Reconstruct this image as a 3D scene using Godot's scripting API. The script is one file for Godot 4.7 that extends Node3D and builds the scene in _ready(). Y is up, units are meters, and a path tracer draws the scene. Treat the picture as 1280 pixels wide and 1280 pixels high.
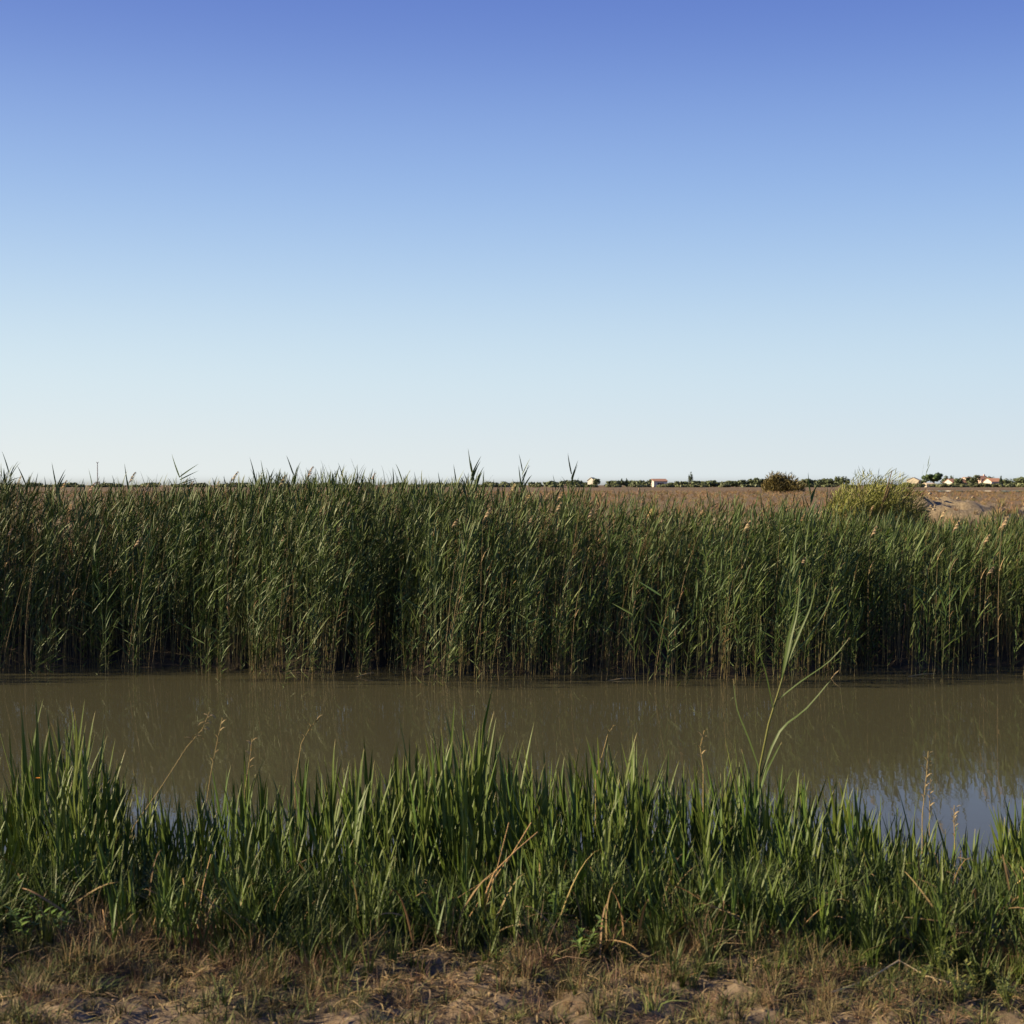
extends Node3D

# ---------------------------------------------------------------- constants
const EYE := 2.25            # camera height above the water (water is y = 0)
const F := 1859.0            # focal length in photo pixels (1280 wide frame)
const HORIZON := 606.0       # photo row of the horizon
const EXPOSURE := 2.3       # the photograph is exposed for the sunlit reeds
const FIELD := 1.2           # level of the far field
var rng := RandomNumberGenerator.new()
var bumps := FastNoiseLite.new()
var patches := FastNoiseLite.new()
var names := {}
var L := {}                  # shared leaf / stem meshes
var MAT := {}

# ---------------------------------------------------------------- mesh collector
class Geo:
	var v := PackedVector3Array()
	var n := PackedVector3Array()
	var c := PackedColorArray()
	var ix := PackedInt32Array()

	func vert(p: Vector3, nn: Vector3, col: Color) -> int:
		v.append(p)
		n.append(nn)
		c.append(col)
		return v.size() - 1

	func face(a: int, b: int, d: int) -> void:      # counter-clockwise in, clockwise out
		ix.append(a)
		ix.append(d)
		ix.append(b)

	func quad(a: Vector3, b: Vector3, d: Vector3, e: Vector3, col: Color) -> void:
		var nn := (b - a).cross(d - a).normalized()
		var k := vert(a, nn, col)
		vert(b, nn, col)
		vert(d, nn, col)
		vert(e, nn, col)
		face(k, k + 1, k + 2)
		face(k, k + 2, k + 3)

	func tri(a: Vector3, b: Vector3, d: Vector3, col: Color) -> void:
		var nn := (b - a).cross(d - a).normalized()
		var k := vert(a, nn, col)
		vert(b, nn, col)
		vert(d, nn, col)
		face(k, k + 1, k + 2)

	func box(lo: Vector3, hi: Vector3, col: Color) -> void:
		var p := func(x: int, y: int, z: int) -> Vector3: return Vector3(hi.x if x else lo.x, hi.y if y else lo.y, hi.z if z else lo.z)
		quad(p.call(0, 0, 1), p.call(1, 0, 1), p.call(1, 1, 1), p.call(0, 1, 1), col)
		quad(p.call(1, 0, 0), p.call(0, 0, 0), p.call(0, 1, 0), p.call(1, 1, 0), col)
		quad(p.call(1, 0, 1), p.call(1, 0, 0), p.call(1, 1, 0), p.call(1, 1, 1), col)
		quad(p.call(0, 0, 0), p.call(0, 0, 1), p.call(0, 1, 1), p.call(0, 1, 0), col)
		quad(p.call(0, 1, 1), p.call(1, 1, 1), p.call(1, 1, 0), p.call(0, 1, 0), col)
		quad(p.call(0, 0, 0), p.call(1, 0, 0), p.call(1, 0, 1), p.call(0, 0, 1), col)

	# a tube along a path; radii and colours per point
	func tube(pts: Array, radii: Array, cols: Array, sides := 5) -> void:
		var first := v.size()
		for i in pts.size():
			var t: Vector3 = (pts[mini(i + 1, pts.size() - 1)] - pts[maxi(i - 1, 0)]).normalized()
			var u := t.cross(Vector3(0.3, 0.1, 1)).normalized()
			var w := t.cross(u)
			for k in sides:
				var a := TAU * k / sides
				var d := u * cos(a) + w * sin(a)
				vert(pts[i] + d * radii[i], d, cols[i])
		for i in pts.size() - 1:
			for k in sides:
				var a := first + i * sides + k
				var b := first + i * sides + (k + 1) % sides
				face(a, b, b + sides)
				face(a, b + sides, a + sides)

	# a folded strip along a path (a leaf or a blade); across = sideways direction, w = half widths
	func strip(pts: Array, across: Vector3, w: Array, fold: float, cols: Array) -> void:
		var first := v.size()
		for i in pts.size():
			var t: Vector3 = (pts[mini(i + 1, pts.size() - 1)] - pts[maxi(i - 1, 0)]).normalized()
			var s := (across - t * across.dot(t)).normalized()
			var nn := s.cross(t).normalized()
			var hw: float = w[i]
			vert(pts[i] - s * hw + nn * hw * fold, (nn + s * fold).normalized(), cols[i])
			vert(pts[i], nn, cols[i])
			vert(pts[i] + s * hw + nn * hw * fold, (nn - s * fold).normalized(), cols[i])
		for i in pts.size() - 1:
			var a := first + i * 3
			for k in 2:
				face(a + k, a + k + 1, a + k + 4)
				face(a + k, a + k + 4, a + k + 3)

	# a thin flat blade without a fold
	func blade(pts: Array, across: Vector3, w: Array, cols: Array) -> void:
		var first := v.size()
		for i in pts.size():
			var t: Vector3 = (pts[mini(i + 1, pts.size() - 1)] - pts[maxi(i - 1, 0)]).normalized()
			var s := (across - t * across.dot(t)).normalized()
			var nn := s.cross(t).normalized()
			vert(pts[i] - s * w[i], (nn - s * 0.4).normalized(), cols[i])
			vert(pts[i] + s * w[i], (nn + s * 0.4).normalized(), cols[i])
		for i in pts.size() - 1:
			var a := first + i * 2
			face(a, a + 1, a + 3)
			face(a, a + 3, a + 2)

	func add(m: Geo, t: Transform3D, tint := Color.WHITE) -> void:
		var first := v.size()
		for i in m.v.size():
			v.append(t * m.v[i])
			n.append((t.basis * m.n[i]).normalized())
			c.append(m.c[i] * tint)
		for i in m.ix:
			ix.append(first + i)

	func mesh(mat: Material) -> ArrayMesh:
		var a := []
		a.resize(Mesh.ARRAY_MAX)
		a[Mesh.ARRAY_VERTEX] = v
		a[Mesh.ARRAY_NORMAL] = n
		a[Mesh.ARRAY_COLOR] = c
		a[Mesh.ARRAY_INDEX] = ix
		var m := ArrayMesh.new()
		m.add_surface_from_arrays(Mesh.PRIMITIVE_TRIANGLES, a)
		m.surface_set_material(0, mat)
		return m

# ---------------------------------------------------------------- small helpers
func rr(a: float, b: float) -> float:
	return rng.randf_range(a, b)

func numbered(called: String) -> String:
	var k: int = names.get(called, 0)
	names[called] = k + 1
	return called if k == 0 else "%s_%03d" % [called, k]

func tag(o: Node, label: String, category: String, group := "") -> void:
	o.set_meta("label", label)
	o.set_meta("category", category)
	if group:
		o.set_meta("group", group)

func thing(called: String, label: String, category: String, at: Vector3, group := "") -> Node3D:
	var o := Node3D.new()
	o.name = numbered(called)
	o.position = at
	add_child(o)
	tag(o, label, category, group)
	return o

func part(called: String, m: Mesh, parent: Node, t := Transform3D.IDENTITY, mat: Material = null) -> MeshInstance3D:
	var o := MeshInstance3D.new()
	o.name = called
	o.mesh = m
	o.transform = t
	if mat:
		o.material_override = mat
	parent.add_child(o, true)
	return o

func structure(called: String, m: Mesh) -> MeshInstance3D:
	var o := MeshInstance3D.new()
	o.name = called
	o.mesh = m
	o.set_meta("kind", "structure")
	add_child(o)
	return o

func stuff_root(called: String, label: String, category: String) -> Node3D:
	var o := thing(called, label, category, Vector3.ZERO)
	o.set_meta("kind", "stuff")
	return o

func scatter(called: String, m: Mesh, spots: Array, tints: Array, parent: Node) -> void:
	if spots.is_empty():
		return
	var mm := MultiMesh.new()
	mm.transform_format = MultiMesh.TRANSFORM_3D
	mm.use_colors = true
	mm.mesh = m
	mm.instance_count = spots.size()
	for i in spots.size():
		mm.set_instance_transform(i, spots[i])
		mm.set_instance_color(i, tints[i])
	var o := MultiMeshInstance3D.new()
	o.name = called
	o.multimesh = mm
	o.set_meta("kind", "stuff")
	parent.add_child(o, true)

func px_x(px: float, d: float) -> float:          # sideways metres of a photo column at a depth
	return (px - 640.0) / F * d

func px_y(py: float, d: float) -> float:          # height of a photo row at a depth
	return EYE - (py - HORIZON) / F * d

func col_px(x: float, d: float) -> float:
	return 640.0 + x / d * F

func table(t: Array, x: float) -> float:          # piecewise linear look-up in [x, y] pairs
	if x <= t[0][0]:
		return t[0][1]
	for i in t.size() - 1:
		if x <= t[i + 1][0]:
			return lerpf(t[i][1], t[i + 1][1], (x - t[i][0]) / (t[i + 1][0] - t[i][0]))
	return t[-1][1]

func turn_to(lean: float, azimuth: float, scale: Vector3, roll := 0.0) -> Basis:   # +Y leaned towards an azimuth (0 = +X), turned about its own length
	return Basis(Vector3.UP, -azimuth) * Basis(Vector3(0, 0, 1), -lean) * Basis(Vector3.UP, roll) * Basis.from_scale(scale)

# ---------------------------------------------------------------- the lie of the land
func far_edge(x: float) -> float:                 # depth of the front of the far reeds
	var e := 16.82 + 0.30 * patches.get_noise_2d(x * 1.4, 40.0) + 0.25 * patches.get_noise_2d(x * 5.0, 90.0)
	e += 0.8 * smoothstep(0.05, 0.4, patches.get_noise_2d(x * 6.5 + 17.0, 5.0)) + 0.55 * smoothstep(3.2, 5.5, x)
	for q in [[-5.4, 0.5], [-4.0, 0.35], [-1.47, 0.2], [0.87, 0.32], [4.35, 0.3], [5.65, 0.25]]:      # bays between the clumps
		e += 0.85 * exp(-pow((x - q[0]) / q[1], 2.0))
	e -= 0.35 * exp(-pow((x - 2.55) / 0.75, 2.0)) + 0.22 * exp(-pow((x + 0.85) / 0.28, 2.0))
	return e

const MOUNDS := [[8.6, 29.5, 1.7, 1.3, 0.66], [10.6, 31.0, 1.6, 1.5, 0.45], [5.2, 31.0, 2.0, 1.4, 0.30], [6.9, 30.0, 1.2, 1.0, 0.35], [6.0, 25.6, 1.2, 1.1, 0.55], [3.0, 33.0, 2.5, 1.8, 0.25], [13.5, 33.0, 2.0, 2.0, 0.5], [-9.0, 32.0, 4.0, 2.0, 0.2]]

func ground_y(x: float, z: float) -> float:
	var d := -z
	var y := 0.0
	if d < 12.0:
		var fine := clampf((9.0 - absf(d - 2.0)) / 3.0, 0.0, 1.0)
		y = 0.62 + 0.05 * patches.get_noise_2d(x * 1.2, z * 1.2) * fine + 0.055 * bumps.get_noise_2d(x * 2.0, z * 2.0) * fine + 0.036 * bumps.get_noise_2d(x * 7.0 + 50.0, z * 7.0) * fine
		var edge := 5.6 + 0.25 * patches.get_noise_2d(x * 2.0, 7.0)
		y -= 0.75 * smoothstep(edge - 0.3, edge + 2.3, d) + 0.5 * smoothstep(edge + 1.6, edge + 4.2, d)
	else:
		var e := far_edge(clampf(x, -14, 14))
		y = -0.63 + 0.53 * smoothstep(e - 3.0, e, d) + 0.95 * smoothstep(e - 0.1, e + 5.0, d) + 0.35 * smoothstep(e + 4.0, e + 8.0, d)
		if d > e:
			var k := smoothstep(e, e + 4.0, d)
			y += k * (0.06 * patches.get_noise_2d(x, z) + 0.05 * bumps.get_noise_2d(x, z))
			for m in MOUNDS:
				var q := Vector2((x - m[0]) / m[2], (d - m[1]) / m[3]).length_squared()
				if q < 6.0:
					y += m[4] * exp(-q) * (1.0 + 0.35 * bumps.get_noise_2d(x * 2.2, z * 2.2) + 0.16 * bumps.get_noise_2d(x * 5.5 + 9.0, z * 5.5))
	return y

func on_ground(x: float, d: float) -> Vector3:
	return Vector3(x, ground_y(x, -d), -d)

# ---------------------------------------------------------------- materials
func noise_tex(freq: float, lo: Color, hi: Color, seed_no: int, size := 512, octaves := 4) -> NoiseTexture2D:
	var f := FastNoiseLite.new()
	f.seed = seed_no
	f.frequency = freq
	f.fractal_octaves = octaves
	var t := NoiseTexture2D.new()
	t.width = size
	t.height = size
	t.seamless = true
	t.noise = f
	var g := Gradient.new()
	g.set_color(0, lo)
	g.set_color(1, hi)
	t.color_ramp = g
	return t

func noise_normal(freq: float, strength: float, seed_no: int, size := 512, octaves := 4) -> NoiseTexture2D:
	var f := FastNoiseLite.new()
	f.seed = seed_no
	f.frequency = freq
	f.fractal_octaves = octaves
	var t := NoiseTexture2D.new()
	t.width = size
	t.height = size
	t.seamless = true
	t.as_normal_map = true
	t.bump_strength = strength
	t.noise = f
	return t

func leaf_mat(tint: Color, through := 0.34, rough := 0.48) -> StandardMaterial3D:
	var m := StandardMaterial3D.new()
	m.vertex_color_use_as_albedo = true
	m.albedo_color = tint.linear_to_srgb()
	m.roughness = rough
	m.metallic_specular = 0.32
	m.cull_mode = BaseMaterial3D.CULL_DISABLED
	if through > 0.0:
		m.backlight_enabled = true
		m.backlight = Color(through, through, through * 0.45)
	return m

func matte(rough := 0.9) -> StandardMaterial3D:
	var m := StandardMaterial3D.new()
	m.vertex_color_use_as_albedo = true
	m.roughness = rough
	m.metallic_specular = 0.3
	m.cull_mode = BaseMaterial3D.CULL_DISABLED
	return m

func make_materials() -> void:
	MAT.leaf = leaf_mat(Color(1, 1, 1))
	MAT.leaves = [leaf_mat(Color(1.0, 1.0, 1.0)), leaf_mat(Color(1.0, 0.92, 0.75)), leaf_mat(Color(0.8, 0.95, 0.95)), leaf_mat(Color(1.0, 0.98, 0.9)), leaf_mat(Color(0.85, 0.9, 0.7))]
	MAT.olive = leaf_mat(Color(1.25, 0.85, 1.1))
	MAT.straw = leaf_mat(Color(1, 1, 1), 0.25, 0.65)
	MAT.plain = matte()
	var g := matte(0.95)
	g.albedo_texture = noise_tex(0.02, Color(0.62, 0.6, 0.58), Color(1, 1, 1), 5, 1024, 6)
	g.uv1_triplanar = true
	g.uv1_world_triplanar = true
	g.uv1_scale = Vector3.ONE * 0.7
	g.normal_enabled = true
	g.normal_texture = noise_normal(0.03, 6.0, 9, 1024, 5)
	g.normal_scale = 0.8
	MAT.ground = g
	var w := StandardMaterial3D.new()
	w.albedo_color = Color(0.053, 0.051, 0.029).linear_to_srgb()
	w.roughness = 0.03
	w.metallic_specular = 0.22
	w.normal_enabled = true
	w.normal_texture = noise_normal(0.012, 3.0, 21, 512, 3)
	w.normal_scale = 0.028
	w.uv1_triplanar = true
	w.uv1_world_triplanar = true
	w.uv1_scale = Vector3(0.55, 0.55, 0.55)
	MAT.water = w

# ---------------------------------------------------------------- plant building blocks
const GREEN := Color(0.058, 0.088, 0.019)
const FRESH := Color(0.086, 0.124, 0.028)
const BLUEGREEN := Color(0.054, 0.082, 0.030)
const TAN := Color(0.28, 0.21, 0.11)
const BROWN := Color(0.21, 0.125, 0.065)

func shade(c: Color, k: float) -> Color:
	return Color(c.r * k, c.g * k, c.b * k)

# a leaf of length 1 and half width 1/24, growing along +Y and bending over towards +X
func leaf_geo(droop: float, twist: float, c0: Color, c1: Color, rows := 6, tip := 0.0) -> Geo:
	var g := Geo.new()
	var pts := []
	var w := []
	var cols := []
	var p := Vector3.ZERO
	var a := 0.0
	for i in rows + 1:
		var t := float(i) / rows
		pts.append(p)
		w.append((0.042 * minf(1.0, 0.45 + 2.4 * t) * pow(1.0 - t, 0.75)) if i < rows else 0.0006)
		cols.append(c0.lerp(c1, t * t) if t < 0.95 or tip == 0.0 else c1.lerp(TAN, tip))
		a = droop * t * t * 1.6 + droop * 0.25 * t
		p += Vector3(sin(a), cos(a), twist * t) / rows
	g.strip(pts, Vector3(0, 0.0, 1), w, 0.35, cols)
	return g

# a stem of height 1 whose top leans over to +X by the bend
func stem_geo(bend: float, r: float, c0: Color, c1: Color, nodes := 6) -> Geo:
	var g := Geo.new()
	var pts := []
	var rad := []
	var cols := []
	for i in nodes + 1:
		var t := float(i) / nodes
		pts.append(Vector3(bend * t * t, t * (1.0 - 0.3 * bend * bend), 0.01 * sin(t * 7.0)))
		rad.append(r * (1.0 - 0.75 * t))
		cols.append(c0.lerp(c1, smoothstep(0.15, 0.6, t)))
	g.tube(pts, rad, cols, 5)
	return g

func plume_geo(col: Color) -> Geo:              # feathery seed head of length 1, drooping to +X
	var g := Geo.new()
	for k in 46:
		var t := 0.05 + 0.9 * k / 46.0
		var axis := Vector3(0.35 * t * t, t, 0)
		var len_ := 0.34 * (1.0 - t) + 0.10
		var az := rr(-1.9, 1.9)
		var dirv := Vector3(cos(az) * 0.7 + 0.3, 0.65, sin(az) * 0.7).normalized()
		var tip := axis + dirv * len_ + Vector3(0.10, -0.09, 0)
		var mid := axis + dirv * len_ * 0.55
		var s := dirv.cross(Vector3(rr(-1, 1), rr(-1, 1), rr(-1, 1))).normalized()
		var cc := shade(col, rr(0.75, 1.2))
		g.blade([axis, mid, tip], s, [0.008, 0.02, 0.002], [cc, cc, cc])
	g.tube([Vector3.ZERO, Vector3(0.09, 0.5, 0), Vector3(0.35, 1.0, 0)], [0.012, 0.009, 0.003], [col, col, col], 4)
	return g

func make_pieces() -> void:
	rng.seed = 11
	L.leaf = []
	for k in 8:
		var c0 := shade(GREEN.lerp(BLUEGREEN, rr(0, 1)), rr(0.85, 1.2))
		L.leaf.append(leaf_geo(rr(0.03, 0.42), rr(-0.12, 0.12), c0, c0, 6, 0.5 if k % 3 == 0 else 0.0))
	L.fresh = []
	for k in 8:
		var c0 := GREEN.lerp(FRESH, rr(0.2, 0.9))
		L.fresh.append(leaf_geo(rr(0.01, 0.24), rr(-0.08, 0.08), c0, c0, 7, 0.8 if k % 3 == 0 else 0.15))
	L.dead = []
	for k in 4:
		var c0 := TAN.lerp(BROWN, rr(0.1, 0.8))
		L.dead.append(leaf_geo(rr(0.6, 1.7), rr(-0.4, 0.4), shade(c0, 0.9), c0))
	L.stem = []
	for k in 5:
		L.stem.append(stem_geo(BENDS[k], 0.0028, Color(0.16, 0.125, 0.07).lerp(Color(0.10, 0.09, 0.045), rr(0, 1)), Color(0.085, 0.11, 0.04)))
	L.drystem = []
	for k in 4:
		L.drystem.append(stem_geo(0.02 + 0.05 * k, 0.0024, shade(TAN, rr(0.6, 0.95)), shade(TAN, rr(0.7, 0.95))))
	L.shootstem = [stem_geo(0.03, 0.007, Color(0.13, 0.13, 0.05), Color(0.10, 0.14, 0.04)), stem_geo(0.08, 0.007, Color(0.15, 0.12, 0.05), Color(0.09, 0.13, 0.04))]
	L.plume = [plume_geo(Color(0.25, 0.17, 0.10)), plume_geo(Color(0.36, 0.27, 0.16))]

# A plant is a list of [part name, Geo, Transform3D].
const BENDS := [0.01, 0.03, 0.05, 0.08, 0.12]
func reed_plan(h: float, bare: float, lush: float) -> Array:
	var k := rng.randi_range(0, 4)
	var bend: float = BENDS[k]
	var out := [["stem", L.stem[k], Transform3D(Basis.from_scale(Vector3.ONE * h), Vector3.ZERO)]]
	var n := int(lush * h * 9.5)
	for i in n:
		var t := lerpf(bare, 0.985, (i + rr(0.0, 0.6)) / n)
		var at := Vector3(bend * t * t, t * (1.0 - 0.3 * bend * bend), 0) * h
		var az := rr(-0.9, 0.9) if rng.randf() < 0.55 else rr(0, TAU)
		var len_ := rr(0.15, 0.31) * (1.0 - 0.35 * absf(t - 0.75) / 0.5)
		var wide := len_ * rr(0.85, 1.25)
		var lean := rr(0.30, 1.15) if t < 0.9 else rr(0.05, 0.5)
		out.append(["leaf", L.leaf[rng.randi_range(0, 7)], Transform3D(turn_to(lean, az, Vector3(wide, len_, wide), rr(-1.4, 1.4)), at)])
	return out

func top_plan(h: float) -> Array:                 # a reed with a full head of leaves blown to one side
	var out := [["stem", L.stem[2], Transform3D(Basis.from_scale(Vector3.ONE * h), Vector3.ZERO)]]
	for i in 12:
		var t := lerpf(0.66, 0.985, i / 11.0)
		var at := Vector3(0.05 * t * t, t, 0) * h
		var len_ := rr(0.22, 0.32)
		var wide := len_ * rr(0.85, 1.15)
		out.append(["leaf", L.leaf[rng.randi_range(0, 7)], Transform3D(turn_to(rr(0.15, 0.8) * (1.15 - 0.5 * (t - 0.66) / 0.33), rr(-0.6, 0.6) + (PI if i % 4 == 3 else 0.0), Vector3(wide, len_, wide), (1.0 if rng.randf() < 0.5 else -1.0) * rr(0.7, 1.5)), at)])
	return out

func dry_reed_plan(h: float, plume: bool) -> Array:
	var k := rng.randi_range(0, 3)
	var bend := 0.02 + 0.05 * k
	var out := [["stem", L.drystem[k], Transform3D(Basis.from_scale(Vector3.ONE * h), Vector3.ZERO)]]
	for i in rng.randi_range(1, 3):
		var t := rr(0.35, 0.85)
		var len_ := rr(0.15, 0.28)
		out.append(["leaf", L.dead[rng.randi_range(0, 3)], Transform3D(turn_to(rr(0.4, 1.2), rr(-1.2, 1.2), Vector3(len_ * 0.7, len_, len_ * 0.7)), Vector3(bend * t * t, t, 0) * h)])
	if plume:
		var s := rr(0.16, 0.24)
		out.append(["plume", L.plume[rng.randi_range(0, 1)], Transform3D(turn_to(rr(0.1, 0.4), rr(-0.5, 0.5), Vector3(s * 0.75, s, s * 0.75)), Vector3(bend, 1.0 - 0.3 * bend * bend, 0) * h)])
	return out

func shoot_plan(h: float) -> Array:               # young broad-leaved reed shoot of the near bank
	var out := [["stem", L.shootstem[rng.randi_range(0, 1)], Transform3D(Basis.from_scale(Vector3.ONE * h * 0.72), Vector3.ZERO)]]
	var n := rng.randi_range(5, 8)
	for i in n:
		var t := lerpf(0.10, 0.72, float(i) / n)
		var az := rr(-0.6, 0.6) + (PI if i % 2 else 0.0) + rr(-0.5, 0.5)
		var len_ := h * rr(0.40, 0.55) * (1.0 - 0.25 * absf(t - 0.45))
		var wide := minf(0.34, len_ * rr(0.8, 1.15)) * 0.8
		out.append(["leaf", L.fresh[rng.randi_range(0, 7)], Transform3D(turn_to(rr(0.05, 0.36), az, Vector3(wide, len_, wide), rr(-0.7, 0.7)), Vector3(0.0, t * h, 0))])
	out.append(["leaf", L.fresh[rng.randi_range(0, 7)], Transform3D(turn_to(rr(0.02, 0.12), rr(0, TAU), Vector3(h * 0.26, h * 0.38, h * 0.26)), Vector3(0.02 * h, 0.62 * h, 0))])
	return out

func plan_mesh(plan: Array, mat: Material) -> ArrayMesh:
	var g := Geo.new()
	for p in plan:
		g.add(p[1], p[2])
	return g.mesh(mat)

var mesh_of := {}
func shared(g: Geo, mat: Material) -> ArrayMesh:
	if not mesh_of.has(g):
		mesh_of[g] = g.mesh(mat)
	return mesh_of[g]

func plant(called: String, label: String, category: String, group: String, plan: Array, at: Vector3, b: Basis, mat: Material) -> Node3D:
	var o := thing(called, label, category, at, group)
	o.basis = b
	for p in plan:
		part(p[0], shared(p[1], MAT.leaf), o, p[2], MAT.straw if p[0] == "plume" else mat)
	return o

# ---------------------------------------------------------------- far bank reeds
const FAR_TOP := [[-500, 600], [0, 592], [50, 606], [110, 608], [200, 604], [260, 607], [315, 602], [370, 596], [440, 594], [500, 604], [560, 601], [620, 608], [680, 612], [740, 616], [800, 622], [860, 629], [930, 627], [1000, 631], [1060, 637], [1130, 645], [1180, 649], [1280, 643], [1700, 640]]
const SKYLINE := [[10, 577], [33, 590], [70, 592], [112, 599], [150, 596], [172, 597], [315, 587], [330, 592], [367, 578], [376, 588], [412, 585], [428, 590], [446, 580], [490, 587], [510, 597], [541, 594], [560, 587], [585, 575], [593, 588], [648, 574], [710, 577], [685, 598], [1010, 603], [1030, 606]]

func build_far_reeds() -> void:
	rng.seed = 101
	var protos := []
	for k in 9:
		protos.append(reed_plan(1.7, rr(0.14, 0.36), rr(0.85, 1.2)))
	var dry := []
	for k in 5:
		dry.append(dry_reed_plan(1.7, k < 1))
	var low := []
	for k in 4:
		low.append(reed_plan(0.95, 0.18, 1.25))
	var all := protos + dry + low
	var spots := []
	for p in all:
		spots.append([[], []])
	var cand := []
	for i in 13500:
		var x := rr(-11.5, 9.8)
		var u := 5.15 * pow(rng.randf(), 0.85) - 0.25
		var e := far_edge(x)
		var d := e + u
		var dens := clampf(0.42 + 2.0 * patches.get_noise_2d(x * 7.0, d * 5.0), 0.03, 1.0)
		if rng.randf() > lerpf(dens, 0.9, smoothstep(0.7, 1.5, u)):
			continue
		var px := col_px(x, d)
		var at := on_ground(x, d)
		var env := px_y(table(FAR_TOP, px) - 2.0 + 16.0 * patches.get_noise_2d(x * 7.0, 33.0) + rr(0, lerpf(14.0, 32.0, smoothstep(660.0, 860.0, px) - 0.9 * smoothstep(940.0, 1060.0, px))), d) - at.y
		var h := minf(lerpf(1.55 + 0.22 * smoothstep(880.0, 1000.0, px), 2.25, smoothstep(0.0, 2.6, u)) * rr(0.72, 1.08) * (1.0 + 0.45 * patches.get_noise_2d(x * 5.0 + 70.0, d * 4.0) * (1.0 - smoothstep(1.5, 3.0, u))), env)
		h *= 1.0 - 0.25 * pow(rng.randf(), 3.0)
		if h < 0.35:
			continue
		var kind := rng.randi_range(0, 8)
		var roll := rng.randf()
		var dryness := 0.07 + 0.05 * smoothstep(0.8, 2.0, u) + 0.14 * smoothstep(-4.6, -5.8, x) + 0.08 * smoothstep(2.0, 5.0, u) + 0.14 * exp(-pow((px - 760.0) / 130.0, 2.0))
		if roll < dryness:
			kind = 9 + (rng.randi_range(1, 4) if u < 1.2 or rng.randf() < 0.94 else 0)
		elif u > 1.4 and roll > 0.72:
			kind = 14 + rng.randi_range(0, 3)
			h = minf(h, rr(0.5, 0.9))
		elif u < 0.6 and (roll > 0.5 or u < 0.0):
			kind = 14 + rng.randi_range(0, 3)
			h *= rr(0.4, 0.8)
		var s := h / (0.95 if kind >= 14 else 1.7)
		var b := Basis(Vector3.UP, rr(-1.1, 1.1)) * Basis(Vector3(0, 0, 1), rr(-0.08, 0.08)) * Basis(Vector3(1, 0, 0), rr(-0.06, 0.10)) * Basis.from_scale(Vector3(lerpf(s, 1.0, 0.5), s, lerpf(s, 1.0, 0.5)))
		cand.append({"at": at, "u": u, "h": h, "kind": kind, "b": b, "px": px, "y": at.y + h})
	# the 270 that show most: the front rank in view, the rest becomes the mass of the bed
	var order := range(cand.size())
	order = order.filter(func(k): return cand[k].px > -5 and cand[k].px < 1285)
	order.sort_custom(func(p, q): return cand[p].u - 0.25 * cand[p].h < cand[q].u - 0.25 * cand[q].h)
	var solo := {}
	for k in mini(265, order.size()):
		solo[order[k]] = true
	for k in cand.size():
		var c: Dictionary = cand[k]
		var t := rr(0.7, 1.25)
		var tint := Color(t * rr(0.9, 1.15), t, t * rr(0.75, 1.1))
		if solo.has(k):
			if c.kind >= 14:
				plant("reed_shoot", "short leafy reed shoot rising from the water before the far reeds", "reed", "short reeds at the far waterline", all[c.kind], c.at, c.b, MAT.leaves[rng.randi_range(0, 4)])
			elif c.kind >= 9:
				plant("dry_reed", "dry tan reed stalk standing at the waterline of the far bank", "reed", "dry stalks at the far waterline", all[c.kind], c.at, c.b, MAT.straw)
			else:
				plant("reed", "green reed standing in the front rank of the far bank, its foot in the water", "reed", "green reeds in the front rank of the far bank", all[c.kind], c.at, c.b, MAT.leaves[rng.randi_range(0, 4)])
		else:
			spots[c.kind][0].append(Transform3D(c.b, c.at))
			spots[c.kind][1].append(tint)
	var bed := stuff_root("reed_bed", "dense mass of green and dry reeds covering the far bank", "reeds")
	for k in all.size():
		scatter("reeds", plan_mesh(all[k], MAT.straw if k >= 9 and k < 14 else MAT.leaf), spots[k][0], spots[k][1], bed)
	# reeds whose tips stand above the skyline
	var tops := []
	for k in 5:
		tops.append(top_plan(1.7))
	for s in SKYLINE:
		var d := rr(19.6, 20.6)
		var x := px_x(s[0], d)
		var at := on_ground(x, d)
		var h: float = px_y(s[1], d) - at.y
		var q := (h - 0.14) / 1.7
		plant("tall_reed", "tall green reed whose leafy tip stands above the skyline behind the far bank", "reed", "reeds rising above the skyline", tops[rng.randi_range(0, 4)], at, Basis(Vector3.UP, rr(-0.35, 0.35)) * Basis(Vector3(0, 0, 1), rr(-0.05, 0.05)) * Basis.from_scale(Vector3(0.95, q, 0.95)), MAT.leaves[rng.randi_range(0, 3)])
	# dry plumes showing before the reeds
	for s in [[345, 672], [322, 724], [163, 676], [925, 655], [1012, 668], [1085, 662], [1187, 655], [1225, 672], [1230, 712], [1248, 650], [1170, 640], [995, 700], [730, 640], [690, 632], [655, 648], [600, 640], [560, 652], [840, 648]]:
		var d := rr(17.5, 19.0)
		var at := on_ground(px_x(s[0], d), d)
		var h: float = px_y(s[1], d) - at.y
		plant("plumed_reed", "dry reed with a tan feathery seed plume, in the far reed bed", "reed", "dry reeds with tan plumes on the far bank", all[9], at, Basis(Vector3.UP, rr(-0.4, 0.4)) * Basis.from_scale(Vector3(1.0, h / 1.8, 1.0)), MAT.straw)
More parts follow.
